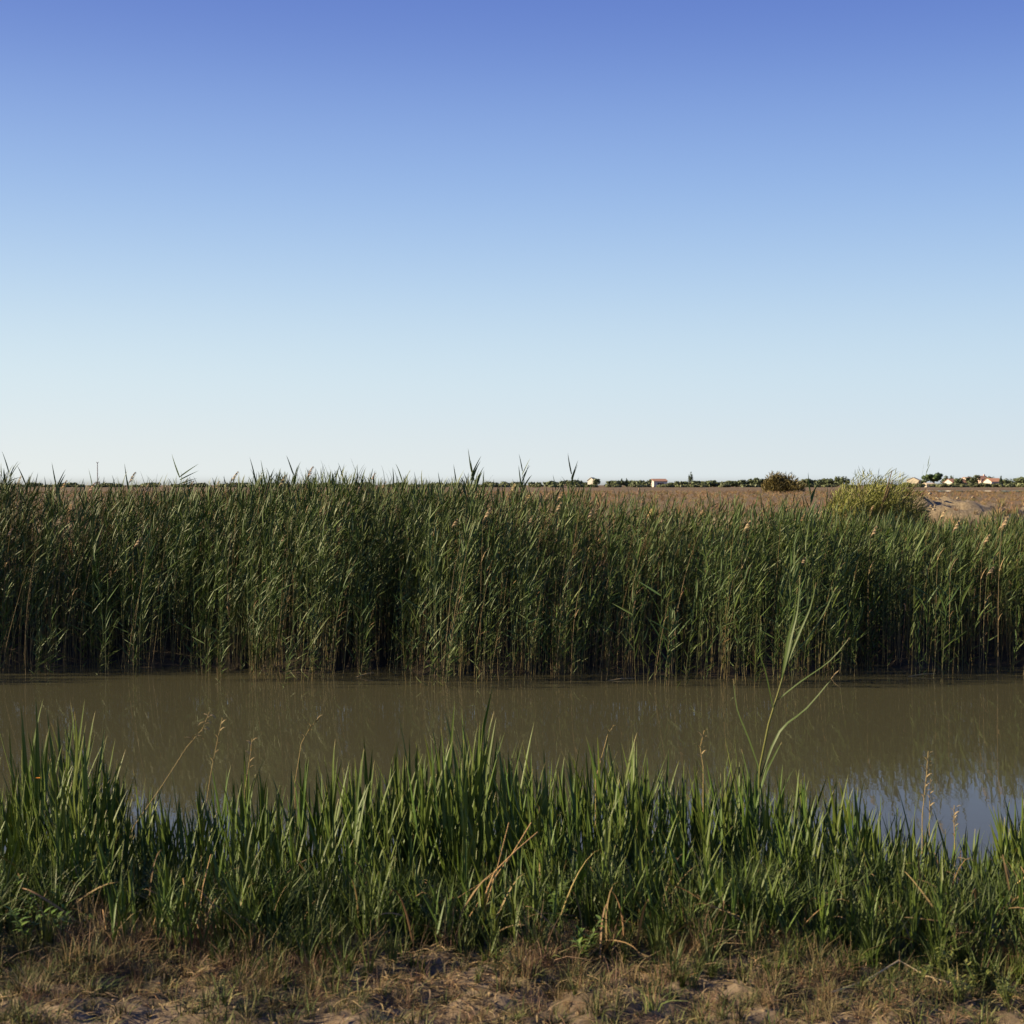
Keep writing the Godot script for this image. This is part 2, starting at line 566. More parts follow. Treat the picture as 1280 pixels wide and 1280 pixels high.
	# stalks fallen into the water along the far bank
	for q in [[444, 847, 466, 842, "thin pale reed stalk lying in the water at the foot of the far reeds"], [760, 851, 795, 849, "dark broken stalk floating below the pale dry reeds"], [1136, 846, 1172, 843, "grey fallen stalk floating before a dark gap in the reeds"], [1040, 849, 1052, 838, "short snapped stalk slanting out of the water behind the lone tall reed"]]:
		var da: float = EYE * F / (q[1] - HORIZON)
		var a := Vector3(px_x(q[0], da), 0.005, -da)
		var b := Vector3(px_x(q[2], da), maxf(0.01, px_y(q[3], da)), -da - 0.05)
		var fg := Geo.new()
		fg.tube([Vector3(0, -0.01, 0), (b - a) * 0.5 + Vector3(0, 0.006, 0), b - a], [0.009, 0.008, 0.005], [shade(TAN, 0.8), TAN, shade(TAN, 0.9)], 5)
		var fo := MeshInstance3D.new()
		fo.name = numbered("fallen_stalk")
		fo.mesh = fg.mesh(MAT.straw)
		fo.position = a
		add_child(fo)
		tag(fo, q[4], "stalk")
	# the ragged reed with stiff leaves pointing right
	var d2 := 19.4
	var at2 := on_ground(px_x(219, d2), d2)
	var h2 := px_y(597, d2) - at2.y
	var o := thing("ragged_reed", "ragged tall reed with a bent top and stiff leaves all blown to one side", "reed", at2)
	part("stem", shared(L.stem[0], MAT.leaf), o, Transform3D(Basis.from_scale(Vector3.ONE * h2), Vector3.ZERO), MAT.leaves[4])
	for q in [[0.0, -0.35, 0.33], [0.01, 0.95, 0.30], [-0.03, 1.1, 0.27], [-0.08, 1.25, 0.24], [-0.12, 1.15, 0.22]]:
		var lf: float = q[2]
		part("leaf", shared(L.leaf[2], MAT.leaf), o, Transform3D(turn_to(q[1], 0.0, Vector3(lf, lf, lf), 1.2), Vector3(0.03 * h2, h2 + q[0], 0)), MAT.leaves[4])

# ---------------------------------------------------------------- near bank plants
const NEAR_TOP := [[-200, 960], [0, 965], [40, 900], [66, 868], [95, 900], [122, 884], [140, 950], [170, 985], [215, 990], [260, 972], [300, 950], [345, 955], [380, 935], [430, 935], [470, 925], [520, 930], [550, 895], [575, 878], [605, 885], [630, 900], [655, 935], [700, 935], [740, 935], [775, 905], [800, 945], [850, 955], [905, 935], [935, 930], [965, 950], [1000, 965], [1040, 968], [1075, 985], [1120, 1000], [1160, 1012], [1200, 1030], [1250, 1042], [1268, 1010], [1280, 985], [1500, 1000]]

func near_what(px: float) -> String:
	for q in [[946, 55, "around the foot of the lone tall reed"], [210, 55, "beside the long arching grass stem"], [45, 40, "near the small orange flower"], [1175, 50, "around the upright seed spikes"], [630, 50, "behind the crossed dry straws"], [386, 45, "by the grass stem with a kinked tip"], [880, 30, "beside the pale seed spike"]]:
		if absf(px - q[0]) < q[1]:
			return q[2]
	return "away from the straws and seed spikes of the near bank"

func build_near_reeds() -> void:
	rng.seed = 202
	var protos := []
	for k in 14:
		protos.append(shoot_plan(0.75))
	var cand := []
	for i in 3300:
		var x := rr(-3.6, 3.6)
		var d := rr(5.05, 7.5)
		var clump := patches.get_noise_2d(x * 9.0, d * 9.0)
		if d < 5.6 and col_px(x, d) < 125.0:
			continue
		if rng.randf() > clampf(0.65 + 1.7 * clump, 0.08, 1.0):
			continue
		var px := col_px(x, d)
		var at := on_ground(x, d)
		var env := px_y(table(NEAR_TOP, px) + rr(-14, 16), d) - at.y
		var h := lerpf(0.30, maxf(env, 0.3), smoothstep(5.2, 6.3, d)) * rr(0.52, 1.0)
		h = minf(h, env)
		if h < 0.2:
			continue
		var s := h / 0.75
		var b := Basis(Vector3.UP, rr(0, TAU)) * Basis(Vector3(0, 0, 1), rr(-0.12, 0.12)) * Basis.from_scale(Vector3(lerpf(s, 1.0, 0.35), s, lerpf(s, 1.0, 0.35)))
		cand.append({"at": at, "h": h, "env": env, "b": b, "kind": rng.randi_range(0, 13), "px": px, "d": d})
	var order := range(cand.size())
	order = order.filter(func(k): return cand[k].px > 0 and cand[k].px < 1280)
	order.sort_custom(func(p, q): return cand[p].h / cand[p].env + 0.2 * cand[p].h > cand[q].h / cand[q].env + 0.2 * cand[q].h)
	var solo := {}
	for k in mini(290, order.size()):
		solo[order[k]] = true
	var spots := []
	for p in protos:
		spots.append([[], []])
	for k in cand.size():
		var c: Dictionary = cand[k]
		if solo.has(k):
			var where := near_what(c.px)
			plant("young_reed", "broad-leaved young green reed " + where, "reed", "young reeds " + where, protos[c.kind], c.at, c.b, MAT.leaves[rng.randi_range(0, 4)])
		else:
			var t := rr(0.75, 1.2)
			spots[c.kind][0].append(Transform3D(c.b, c.at))
			spots[c.kind][1].append(Color(t * rr(0.85, 1.15), t, t * rr(0.75, 1.1)))
	var bed := stuff_root("reed_thicket", "mass of young green reeds filling the near bank", "reeds")
	for k in protos.size():
		scatter("young_reeds", plan_mesh(protos[k], MAT.leaf), spots[k][0], spots[k][1], bed)
	build_tall_reed()

# the single tall reed standing high before the water
func build_tall_reed() -> void:
	var d := 6.9
	var base := on_ground(px_x(946, d), d)
	var o := thing("lone_reed", "lone tall reed with long leaves rising from the near bank high above the water", "reed", base)
	var P := func(px: float, py: float, dz := 0.0) -> Vector3: return Vector3(px_x(px, d), px_y(py, d), -d + dz) - base
	var green := Color(0.048, 0.076, 0.020)
	var g := Geo.new()
	var pts := [Vector3.ZERO, P.call(948, 1040), P.call(951, 960), P.call(962, 905), P.call(975, 862), P.call(984, 830), P.call(992, 800)]
	g.tube(pts, [0.0065, 0.006, 0.0055, 0.005, 0.0045, 0.004, 0.0025], [green, green, Color(0.11, 0.12, 0.035), Color(0.12, 0.125, 0.035), Color(0.11, 0.115, 0.035), green, green], 7)
	part("stem", g.mesh(MAT.leaf), o)
	var blades := [
		[[951, 965], [938, 925], [925, 890], [921, 852], 0.014, -0.10], [[968, 890], [957, 840], [949, 815], [949, 768], 0.010, 0.05],
		[[972, 876], [1000, 852], [1035, 825], [1058, 795], 0.014, 0.08], [[952, 972], [975, 915], [1008, 885], [1046, 838], 0.024, 0.04],
		[[980, 846], [990, 800], [999, 765], [1003, 720], 0.023, -0.05], [[984, 832], [1000, 790], [1012, 760], [1019, 728], 0.019, 0.03],
		[[978, 850], [984, 800], [990, 770], [993, 733], 0.020, 0.08], [[986, 826], [1015, 795], [1035, 765], [1050, 735], 0.015, -0.08],
		[[945, 1010], [940, 985], [936, 965], [930, 940], 0.020, -0.06], [[948, 1000], [958, 965], [966, 945], [975, 925], 0.022, 0.07]]
	for q in blades:
		var lg := Geo.new()
		var lp := []
		var lw := []
		var lc := []
		for i in 10:
			var t := i / 9.0
			var f := t * 3.0
			var k := mini(int(f), 2)
			# a smooth run through the four points
			var p0: Array = q[maxi(k - 1, 0)]
			var p1: Array = q[k]
			var p2: Array = q[k + 1]
			var p3: Array = q[mini(k + 2, 3)]
			var v := Vector2(p1[0], p1[1]).cubic_interpolate(Vector2(p2[0], p2[1]), Vector2(p0[0], p0[1]), Vector2(p3[0], p3[1]), f - k)
			lp.append(P.call(v.x, v.y, q[5] * t))
			lw.append(q[4] * 0.36 * minf(1.0, 0.4 + 2.0 * t) * pow(maxf(1.0 - t, 0.0), 0.7) + 0.0004)
			lc.append(green if t < 0.93 else TAN)
		lg.strip(lp, Vector3(0.75, 0.3, 0.6), lw, 0.3, lc)
		part("leaf", lg.mesh(MAT.leaf), o)

func tuft_geo(blades: int, h: float, spread: float, w: float, c0: Color, c1: Color, arch: float) -> Geo:
	var g := Geo.new()
	for k in blades:
		var az := rr(0, TAU)
		var out_ := Vector3(cos(az), 0, sin(az))
		var hh := h * rr(0.45, 1.0)
		var lean := rr(0.05, 1.0) * arch
		var base := out_ * spread * rr(0.0, 0.6)
		var across := Vector3(-sin(az + rr(-1.2, 1.2)), 0, cos(az + rr(-1.2, 1.2)))
		var col := c0.lerp(c1, rng.randf())
		col = shade(col, rr(0.75, 1.2))
		var pts := []
		var ws := []
		var cs := []
		for i in 4:
			var t := i / 3.0
			pts.append(base + out_ * hh * lean * t * t + Vector3(0, hh * (t - 0.35 * lean * t * t), 0))
			ws.append(w * (1.0 - t) * 0.5 + 0.0003)
			cs.append(col)
		g.blade(pts, across, ws, cs)
	return g

func weed_geo(col: Color) -> Geo:                # one leaf of a broad-leaved weed
	var g := Geo.new()
	var pts := []
	for i in 6:
		var t := i / 5.0
		pts.append(Vector3(0.35 * t * t, t, 0))
	g.strip(pts, Vector3(0, 0, 1), [0.04, 0.17, 0.22, 0.18, 0.10, 0.004], 0.25, [col, col, col, col, col, col])
	return g

func straw_geo(len_: float, w: float, col: Color, curl: float) -> Geo:
	var g := Geo.new()
	var pts := []
	var rad := []
	var cols := []
	for i in 4:
		var t := i / 3.0 - 0.5
		pts.append(Vector3(t * len_, 0.35 * curl * len_ * (0.25 - t * t), curl * len_ * t * t))
		rad.append(w * rr(0.7, 1.0))
		cols.append(shade(col, rr(0.85, 1.1)))
	g.tube(pts, rad, cols, 3)
	return g

func crumb_geo() -> Geo:                          # a lump of soil
	var g := Geo.new()
	var s := SphereMesh.new()
	s.radial_segments = 7
	s.rings = 4
	var a := s.get_mesh_arrays()
	var k := rr(0, 50)
	var vs: PackedVector3Array = a[Mesh.ARRAY_VERTEX]
	for p in vs:
		var q := p * 2.0
		var r := 1.0 + 0.5 * bumps.get_noise_3d(q.x * 0.9 + k, q.y * 0.9, q.z * 0.9)
		g.vert(q * r * Vector3(0.5, 0.32, 0.42), q.normalized(), Color(1, 1, 1))
	g.ix = a[Mesh.ARRAY_INDEX]
	return g

func build_near_ground_cover() -> void:
	rng.seed = 303
	var grass := []
	for k in 5:
		grass.append(tuft_geo(26, 0.26, 0.05, 0.008, shade(GREEN, 0.85), GREEN, 0.7))
	for k in 3:
		grass.append(tuft_geo(16, 0.30, 0.06, 0.012, Color(0.05, 0.08, 0.027), Color(0.08, 0.10, 0.034), 0.55))
	var spots := []
	for p in grass:
		spots.append([[], []])
	for i in 3000:
		var x := rr(-3.4, 3.4)
		var d := rr(4.7, 7.2)
		var px := col_px(x, d)
		var front := 4.90 + 0.22 * patches.get_noise_2d(x * 6.0, 3.0) + 0.30 * exp(-pow((px - 175.0) / 90.0, 2.0)) - 0.12 * smoothstep(950.0, 1200.0, px) + 0.12 * exp(-pow((px - 560.0) / 70.0, 2.0))
		var keep := smoothstep(front - 0.25, front + 0.25, d)
		keep = maxf(keep, 0.05 + 0.25 * smoothstep(0.05, 0.4, patches.get_noise_2d(x * 8.0 + 30.0, d * 8.0)))
		if rng.randf() > keep:
			continue
		var short := lerpf(0.32, 1.0, smoothstep(front - 0.15, front + 0.45, d))
		var k := rng.randi_range(0, 7)
		var s := rr(0.7, 1.2) * short
		var t := rr(0.75, 1.2)
		var b := Basis(Vector3.UP, rr(0, TAU)) * Basis(Vector3(1, 0, 0), rr(-0.15, 0.15)) * Basis.from_scale(Vector3(s, s, s))
		spots[k][0].append(Transform3D(b, on_ground(x, d)))
		var dry := 0.5 * (1.0 - short) * rng.randf()
		spots[k][1].append(Color(t * (1.0 + 1.5 * dry), t * (1.0 + 0.5 * dry), t))
	var root := stuff_root("grass", "short dark green grass along the foot of the near reeds", "grass")
	for k in grass.size():
		scatter("grass", grass[k].mesh(MAT.leaf), spots[k][0], spots[k][1], root)

	# dry grass
	var dryg := []
	for k in 4:
		dryg.append(tuft_geo(20, 0.19, 0.07, 0.0026, Color(0.15, 0.10, 0.058), Color(0.27, 0.20, 0.11), 0.9))
	for k in 2:
		dryg.append(tuft_geo(34, 0.13, 0.08, 0.0024, Color(0.13, 0.075, 0.05), Color(0.21, 0.14, 0.08), 1.3))
	spots = []
	for p in dryg:
		spots.append([[], []])
	for i in 4800:
		var x := rr(-3.2, 3.2)
		var d := rr(4.2, 5.9)
		var px := col_px(x, d)
		var line := 4.88 + 0.25 * patches.get_noise_2d(x * 5.0, 60.0) + 0.28 * exp(-pow((px - 190.0) / 90.0, 2.0))
		var keep := exp(-pow((d - line - 0.1) / 0.48, 2.0)) * smoothstep(-0.25, 0.35, patches.get_noise_2d(x * 6.0, d * 6.0 + 20.0)) + 0.08
		if rng.randf() > keep:
			continue
		var k := rng.randi_range(0, 5)
		var s := rr(0.35, 1.2) * lerpf(0.55, 1.0, smoothstep(4.65, 5.2, d))
		var t := rr(0.7, 1.2)
		spots[k][0].append(Transform3D(Basis(Vector3.UP, rr(0, TAU)) * Basis(Vector3(1, 0, 0), rr(-0.35, 0.35)) * Basis.from_scale(Vector3(s, s * 0.9, s)), on_ground(x, d)))
		spots[k][1].append(Color(t, t * rr(0.85, 1.15), t * rr(0.8, 1.1)))
	root = stuff_root("dry_grass", "withered brown grass between the bare soil and the green bank", "grass")
	for k in dryg.size():
		scatter("dry_grass", dryg[k].mesh(MAT.straw), spots[k][0], spots[k][1], root)

	# dead leaves and stalks caught among the near reeds
	spots = []
	for p in L.dead:
		spots.append([[], []])
	for i in 900:
		var x := rr(-3.2, 3.2)
		var d := rr(5.0, 7.0)
		var k := rng.randi_range(0, 3)
		var s := rr(0.14, 0.34)
		var b := turn_to(rr(0.2, 1.5), rr(0, TAU), Vector3(s * 0.45, s, s * 0.45), rr(-1, 1))
		spots[k][0].append(Transform3D(b, on_ground(x, d) + Vector3(0, rr(0.0, 0.12), 0)))
		var t := rr(0.5, 1.1)
		spots[k][1].append(Color(t, t * rr(0.9, 1.05), t * rr(0.8, 1.0)))
	root = stuff_root("dead_reed_leaves", "withered reed leaves caught low among the near reeds", "litter")
	for k in L.dead.size():
		scatter("dead_leaf", L.dead[k].mesh(MAT.straw), spots[k][0], spots[k][1], root)

	# straw litter lying on the soil
	var straws := []
	for k in 6:
		straws.append(straw_geo(rr(0.04, 0.11), rr(0.0011, 0.0026), [TAN, Color(0.33, 0.255, 0.15), BROWN, Color(0.20, 0.19, 0.08), Color(0.30, 0.20, 0.12), Color(0.14, 0.10, 0.06)][k % 6], rr(-0.7, 0.7)))
	for k in 3:
		var g := leaf_geo(rr(0.5, 1.4), 0.3, TAN, Color(0.42, 0.33, 0.19), 4)
		straws.append(g)
	spots = []
	for p in straws:
		spots.append([[], []])
	for i in 24000:
		var x := rr(-2.8, 2.8)
		var d := rr(4.1, 5.6)
		var keep := (1.0 - smoothstep(5.1, 5.7, d)) * lerpf(0.45, 1.0, smoothstep(4.5, 4.9, d)) * clampf(0.55 + 1.3 * patches.get_noise_2d(x * 6.0 + 9.0, d * 6.0), 0.10, 1.0)
		if rng.randf() > keep:
			continue
		var k := rng.randi_range(0, 8)
		var p := on_ground(x, d) + Vector3(0, rr(0.001, 0.014), 0)
		var b := Basis(Vector3.UP, rr(0, TAU)) * Basis(Vector3(0, 0, 1), rr(-0.45, 0.45))
		if k >= 6:
			var s := rr(0.04, 0.11)
			b = Basis(Vector3.UP, rr(0, TAU)) * Basis(Vector3(0, 0, 1), -rr(1.2, 1.65)) * Basis.from_scale(Vector3(s, s, s))
		else:
			b = b * Basis.from_scale(Vector3(rr(0.5, 1.2), 1, 1))
		var t := rr(0.65, 1.15)
		spots[k][0].append(Transform3D(b, p))
		spots[k][1].append(Color(t, t * rr(0.92, 1.0), t * rr(0.8, 1.0)))
	root = stuff_root("straw_litter", "broken straw and dead leaves strewn over the bare soil", "litter")
	for k in straws.size():
		scatter("straw", straws[k].mesh(MAT.straw), spots[k][0], spots[k][1], root)

	# stubble: short worn grass, half green and half withered, over the soil
	var stub := []
	for k in 4:
		stub.append(tuft_geo(16, 0.085, 0.05, 0.004, Color(0.06, 0.085, 0.022), Color(0.20, 0.155, 0.08), 1.3))
	spots = []
	for p in stub:
		spots.append([[], []])
	for i in 6500:
		var x := rr(-2.8, 2.8)
		var d := rr(4.1, 5.4)
		if rng.randf() > smoothstep(-0.3, 0.35, patches.get_noise_2d(x * 5.0 + 80.0, d * 5.0)) * 0.8 * smoothstep(4.2, 5.0, d) + 0.15:
			continue
		var k := rng.randi_range(0, 3)
		var s := rr(0.5, 1.3)
		var t := rr(0.6, 1.15)
		spots[k][0].append(Transform3D(Basis(Vector3.UP, rr(0, TAU)) * Basis.from_scale(Vector3(s, s * rr(0.5, 1.0), s)), on_ground(x, d)))
		spots[k][1].append(Color(t, t * rr(0.9, 1.15), t))
	root = stuff_root("stubble", "short worn grass stubble over the bare soil", "grass")
	for k in stub.size():
		scatter("stubble", stub[k].mesh(MAT.straw), spots[k][0], spots[k][1], root)

	# crumbs of soil
	root = stuff_root("soil_crumbs", "small lumps of dry soil on the track edge", "soil")
	for k in 4:
		var g := crumb_geo()
		var at := []
		var tint := []
		for i in 700:
			var x := rr(-2.6, 2.6)
			var d := rr(3.9, 5.3)
			if patches.get_noise_2d(x * 4.0, d * 4.0 + 70.0) < -0.15:
				continue
			var s := 0.004 + 0.020 * pow(rng.randf(), 3.0)
			at.append(Transform3D(Basis(Vector3.UP, rr(0, TAU)) * Basis.from_scale(Vector3.ONE * s), on_ground(x, d)))
			var t := rr(0.8, 1.1)
			tint.append(Color(0.24 * t, 0.18 * t, 0.11 * t))
		scatter("soil_crumb", g.mesh(MAT.plain), at, tint, root)

func build_near_details() -> void:
	rng.seed = 404
	# broad-leaved weeds
	var leafm := []
	for k in 3:
		leafm.append(weed_geo([Color(0.10, 0.165, 0.03), Color(0.12, 0.18, 0.04), Color(0.085, 0.14, 0.03)][k]))
	var weeds := [[18, 1172, 0.16], [52, 1160, 0.20], [78, 1140, 0.22], [70, 1182, 0.13], [30, 1192, 0.11], [8, 1150, 0.2], [96, 1168, 0.12], [120, 1132, 0.14], [170, 1120, 0.13], [688, 1165, 0.15], [705, 1158, 0.15], [727, 1200, 0.14], [1180, 1215, 0.12], [1230, 1222, 0.12], [1255, 1190, 0.14], [1150, 1230, 0.09], [1205, 1248, 0.09], [1262, 1250, 0.10]]
	for w in weeds:
		var d: float = 1.66 * F / (w[1] + 18.0 - HORIZON)
		var at := on_ground(px_x(w[0], d), d)
		var left: bool = w[0] < 200
		var yellow: bool = w[0] > 1100
		var o := thing("leafy_weed", "bushy green broad-leaved weed at the soil's edge, left of the dry grass" if left else ("small yellowish leafy weed among the withered grass by the bent straw" if yellow else "small bright green weed at the foot of the near reeds by the crossed straws"), "weed", at, "green weeds beside the dry grass" if left else ("yellowish weeds near the bent straw" if yellow else "bright weeds near the crossed straws"))
		for s in (rng.randi_range(8, 12) if yellow else rng.randi_range(4, 7)):
			var az := rr(0, TAU)
			var h: float = w[2] * rr(0.6, 1.05)
			var tip := Vector3(cos(az) * h * 0.45, h, sin(az) * h * 0.45)
			var g := Geo.new()
			g.tube([Vector3.ZERO, tip * 0.5 + Vector3(0, h * 0.06, 0), tip], [0.003, 0.0024, 0.0012], [Color(0.12, 0.12, 0.05), Color(0.09, 0.12, 0.04), Color(0.09, 0.13, 0.04)], 4)
			part("stem", g.mesh(MAT.leaf), o)
			for q in 10:
				var t := lerpf(0.2, 1.0, q / 9.0)
				var ls := rr(0.020, 0.040) * (0.55 if yellow else 1.0)
				part("leaf", shared(leafm[rng.randi_range(0, 2)], MAT.leaf), o, Transform3D(turn_to(rr(0.5, 1.3), rr(0, TAU), Vector3(ls, ls, ls)), tip * t + Vector3(0, 0.06 * h * sin(t * PI), 0)), MAT.olive if yellow else MAT.leaves[0])

	# straws one can tell apart: [points (px, py, depth)], radius, label, colour
	var pale := Color(0.58, 0.46, 0.26)
	var orange := Color(0.40, 0.25, 0.11)
	var list := [
		[[[1040, 1276, 4.62], [1085, 1240, 4.78], [1126, 1204, 4.92], [1160, 1226, 4.86], [1192, 1247, 4.80]], 0.0048, "bent_straw", "long pale straw bent to an angle, lying over the withered grass", pale, ""],
		[[[586, 1150, 5.35], [612, 1108, 5.45], [640, 1070, 5.55], [664, 1030, 5.65]], 0.0040, "leaning_straw", "tan dry straw leaning on the near reeds, crossing another straw", orange, "crossed dry straws"],
		[[[600, 1138, 5.35], [618, 1092, 5.45], [645, 1065, 5.52], [672, 1042, 5.60]], 0.0042, "leaning_straw", "tan dry straw leaning on the near reeds, crossing another straw", orange, "crossed dry straws"],
		[[[606, 1140, 5.38], [622, 1085, 5.46], [636, 1030, 5.55]], 0.0022, "leaning_straw", "tan dry straw leaning on the near reeds, crossing another straw", orange, "crossed dry straws"],
		[[[570, 1126, 5.35], [595, 1110, 5.40], [616, 1096, 5.45]], 0.0020, "leaning_straw", "tan dry straw leaning on the near reeds, crossing another straw", orange, "crossed dry straws"],
		[[[854, 1169, 5.28], [880, 1174, 5.26], [900, 1180, 5.24]], 0.0048, "straw_stub", "short thick pale straw lying level among the dark grass", pale, ""],
		[[[810, 1212, 5.05], [830, 1185, 5.15], [848, 1161, 5.25]], 0.0036, "propped_straw", "dry tan straw propped upright against the grass by the pale stub", orange, ""],
		[[[1198, 1168, 5.30], [1222, 1156, 5.36]], 0.0052, "dead_leaf", "curled dead reed leaf lying low in the near reeds", orange, ""],
		[[[1246, 1153, 5.40], [1258, 1166, 5.34], [1268, 1180, 5.26]], 0.0036, "drooping_straw", "tan straw drooping down out of the grass", orange, ""],
		[[[1190, 1133, 5.6], [1218, 1133, 5.6]], 0.0030, "level_straw", "pale straw lying level inside the near reeds", pale, ""],
		[[[1244, 1140, 5.5], [1262, 1131, 5.52], [1284, 1122, 5.55]], 0.0030, "slanting_straw", "thin tan straw slanting up through the near reeds", orange, ""],
		[[[1200, 1074, 6.0], [1222, 1078, 6.0]], 0.0030, "hanging_straw", "small dry straw caught high in the near reeds", pale, ""],
		[[[1168, 1235, 4.86], [1182, 1252, 4.80]], 0.0050, "straw_sheath", "pale split leaf sheath beside the bent straw", pale, ""],
		[[[1112, 1250, 4.78], [1125, 1265, 4.7]], 0.0046, "straw_chip", "broken chip of pale straw lying on the dark soil", orange, ""],
		[[[552, 1176, 5.18], [566, 1162, 5.24]], 0.0052, "dead_leaf", "curled orange dead leaf standing in the withered grass", orange, ""],
		[[[654, 1214, 5.0], [664, 1200, 5.05]], 0.0056, "dead_leaf", "pale dead leaf tip upright in the short grass under the crossed straws", pale, ""],
		[[[168, 1195, 5.1], [186, 1172, 5.2], [192, 1150, 5.3]], 0.0030, "dry_stalk", "thin dry stalk standing in the red-brown withered grass", orange, "thin dry stalks in the withered grass"],
		[[[146, 1185, 5.15], [148, 1165, 5.22], [152, 1148, 5.3]], 0.0030, "dry_stalk", "thin dry stalk standing in the red-brown withered grass", orange, "thin dry stalks in the withered grass"],
		[[[94, 1195, 5.1], [90, 1178, 5.15], [87, 1168, 5.2]], 0.0030, "dry_stalk", "thin dry stalk standing in the red-brown withered grass", orange, "thin dry stalks in the withered grass"],
		[[[130, 1165, 5.2], [126, 1140, 5.3]], 0.0030, "dry_stalk", "thin dry stalk standing in the red-brown withered grass", orange, "thin dry stalks in the withered grass"],
		[[[228, 1160, 5.25], [230, 1130, 5.4], [227, 1100, 5.5]], 0.0026, "dry_stalk", "thin dry stalk standing in the red-brown withered grass", orange, "thin dry stalks in the withered grass"],
		[[[245, 1160, 5.25], [252, 1110, 5.4], [262, 1070, 5.5]], 0.0026, "dry_stalk", "thin dry stalk standing in the red-brown withered grass", orange, "thin dry stalks in the withered grass"],
		[[[20, 1205, 5.03], [34, 1195, 5.06]], 0.0060, "straw_chip", "curled scrap of pale straw lying before the green weeds", pale, ""]]
	for q in list:
		var pts := []
		var rad := []
		var cols := []
		var base := Vector3.ZERO
		for i in q[0].size():
			var a: Array = q[0][i]
			var p := Vector3(px_x(a[0], a[2]), px_y(a[1], a[2]), -a[2])
			p.y = maxf(p.y, ground_y(p.x, p.z) + q[1] + 0.012)
			if i == 0:
				base = Vector3(p.x, minf(p.y, ground_y(p.x, p.z) + 0.01), p.z)
				if p.y - base.y > 0.03 and q[2] == "dry_stalk":
					pts.append(Vector3(0.004, -0.01, -0.02))
					rad.append(q[1] * 0.9)
					cols.append(shade(q[4], 0.8))
			pts.append(p - base)
			rad.append(q[1] * (1.0 - 0.35 * i / q[0].size()) * 0.75)
			cols.append(shade(q[4], rr(0.85, 1.15)))
		var g := Geo.new()
		g.tube(pts, rad, cols, 6)
		var o := MeshInstance3D.new()
		o.name = numbered(q[2])
		o.mesh = g.mesh(MAT.straw)
		o.position = base
		add_child(o)
		tag(o, q[3], "dead leaf" if q[2] == "dead_leaf" else "straw", q[5])

	# flowering grass stems: [points (px, py, depth)], spikelets from this point on
	var stems := [
		[[[145, 1100, 6.3], [165, 1035, 6.35], [200, 985, 6.4], [232, 935, 6.4], [252, 912, 6.4], [261, 890, 6.4]], 14, "flowering_grass", "long arching tan grass stem with hanging spikelets, leaning over the water"],
		[[[250, 1050, 6.5], [262, 970, 6.5], [270, 930, 6.5], [277, 898, 6.5]], 6, "flowering_grass", "straight tan grass stem beside the long arching one"],
		[[[368, 980, 6.6], [376, 930, 6.6], [386, 912, 6.6], [399, 898, 6.6]], 6, "flowering_grass", "tan grass stem with a kinked tip above the near reeds"],
		[[[305, 990, 6.6], [312, 945, 6.6], [314, 924, 6.6]], 8, "flowering_grass", "short pale flower spike between the near reeds and the grass with the kinked tip"],
		[[[745, 975, 6.6], [760, 920, 6.6], [768, 907, 6.6]], 5, "flowering_grass", "thin olive grass stem next to a bright broad reed leaf"],
		[[[1155, 1020, 6.8], [1160, 970, 6.8], [1162, 940, 6.8]], 12, "seed_spike", "upright tan seed spike standing before the open water"],
		[[[1164, 1030, 6.8], [1164, 1000, 6.8], [1165, 974, 6.8]], 8, "seed_spike", "smaller tan seed spike just beside the taller one"],
		[[[1196, 1060, 6.7], [1195, 1030, 6.7], [1195, 1008, 6.7]], 8, "seed_spike", "lone short seed spike over the blue reflection of the sky"],
		[[[880, 960, 6.7], [876, 935, 6.7], [881, 914, 6.7]], 8, "seed_spike", "pale seed spike beside the lone tall reed"]]
	for q in stems:
		var a0: Array = q[0][0]
		var base := on_ground(px_x(a0[0], a0[2]), a0[2])
		var pts := [Vector3.ZERO]
		for a in q[0]:
			pts.append(Vector3(px_x(a[0], a[2]), px_y(a[1], a[2]), -a[2]) - base)
		var g := Geo.new()
		var rad := []
		var cols := []
		for i in pts.size():
			rad.append(lerpf(0.0026, 0.0011, float(i) / pts.size()))
			cols.append(Color(0.27, 0.20, 0.09))
		g.tube(pts, rad, cols, 5)
		var o := thing(q[2], q[3], "grass", base)
		part("stem", g.mesh(MAT.straw), o)
		var sp := Geo.new()
		sp.strip([Vector3.ZERO, Vector3(0.004, 0.010, 0), Vector3(0.010, 0.018, 0), Vector3(0.017, 0.022, 0)], Vector3(0, 0, 1), [0.001, 0.0035, 0.003, 0.0005], 0.4, [TAN, TAN, TAN, TAN])
		var sm := sp.mesh(MAT.straw)
		for k in q[1]:
			var t := lerpf(0.0, 0.98, float(k) / q[1])
			var n := pts.size()
			var f := lerpf(n - 2.6, n - 1.0, t)
			var i0 := clampi(int(f), 0, n - 2)
			var p: Vector3 = pts[i0].lerp(pts[i0 + 1], f - i0)
			var big := rr(0.9, 1.5)
			part("spikelet", sm, o, Transform3D(turn_to(rr(0.4, 1.6) if q[1] == 14 else rr(0.0, 0.4), rr(-0.6, 0.6) + (PI if k % 3 == 0 else 0.0), Vector3(big, big, big)), p))

	# the small orange flower on the left
	var d := 6.3
	var base := on_ground(px_x(45, d), d)
	var o := thing("orange_flower", "small orange flower on a thin stalk among the near reeds", "flower", base)
	var top := Vector3(px_x(46, d), px_y(974, d), -d) - base
	var g := Geo.new()
	g.tube([Vector3.ZERO, top * 0.5 + Vector3(0.01, 0, 0), top], [0.0022, 0.0018, 0.0014], [GREEN, GREEN, GREEN], 5)
	part("stem", g.mesh(MAT.leaf), o)
	var pg := Geo.new()
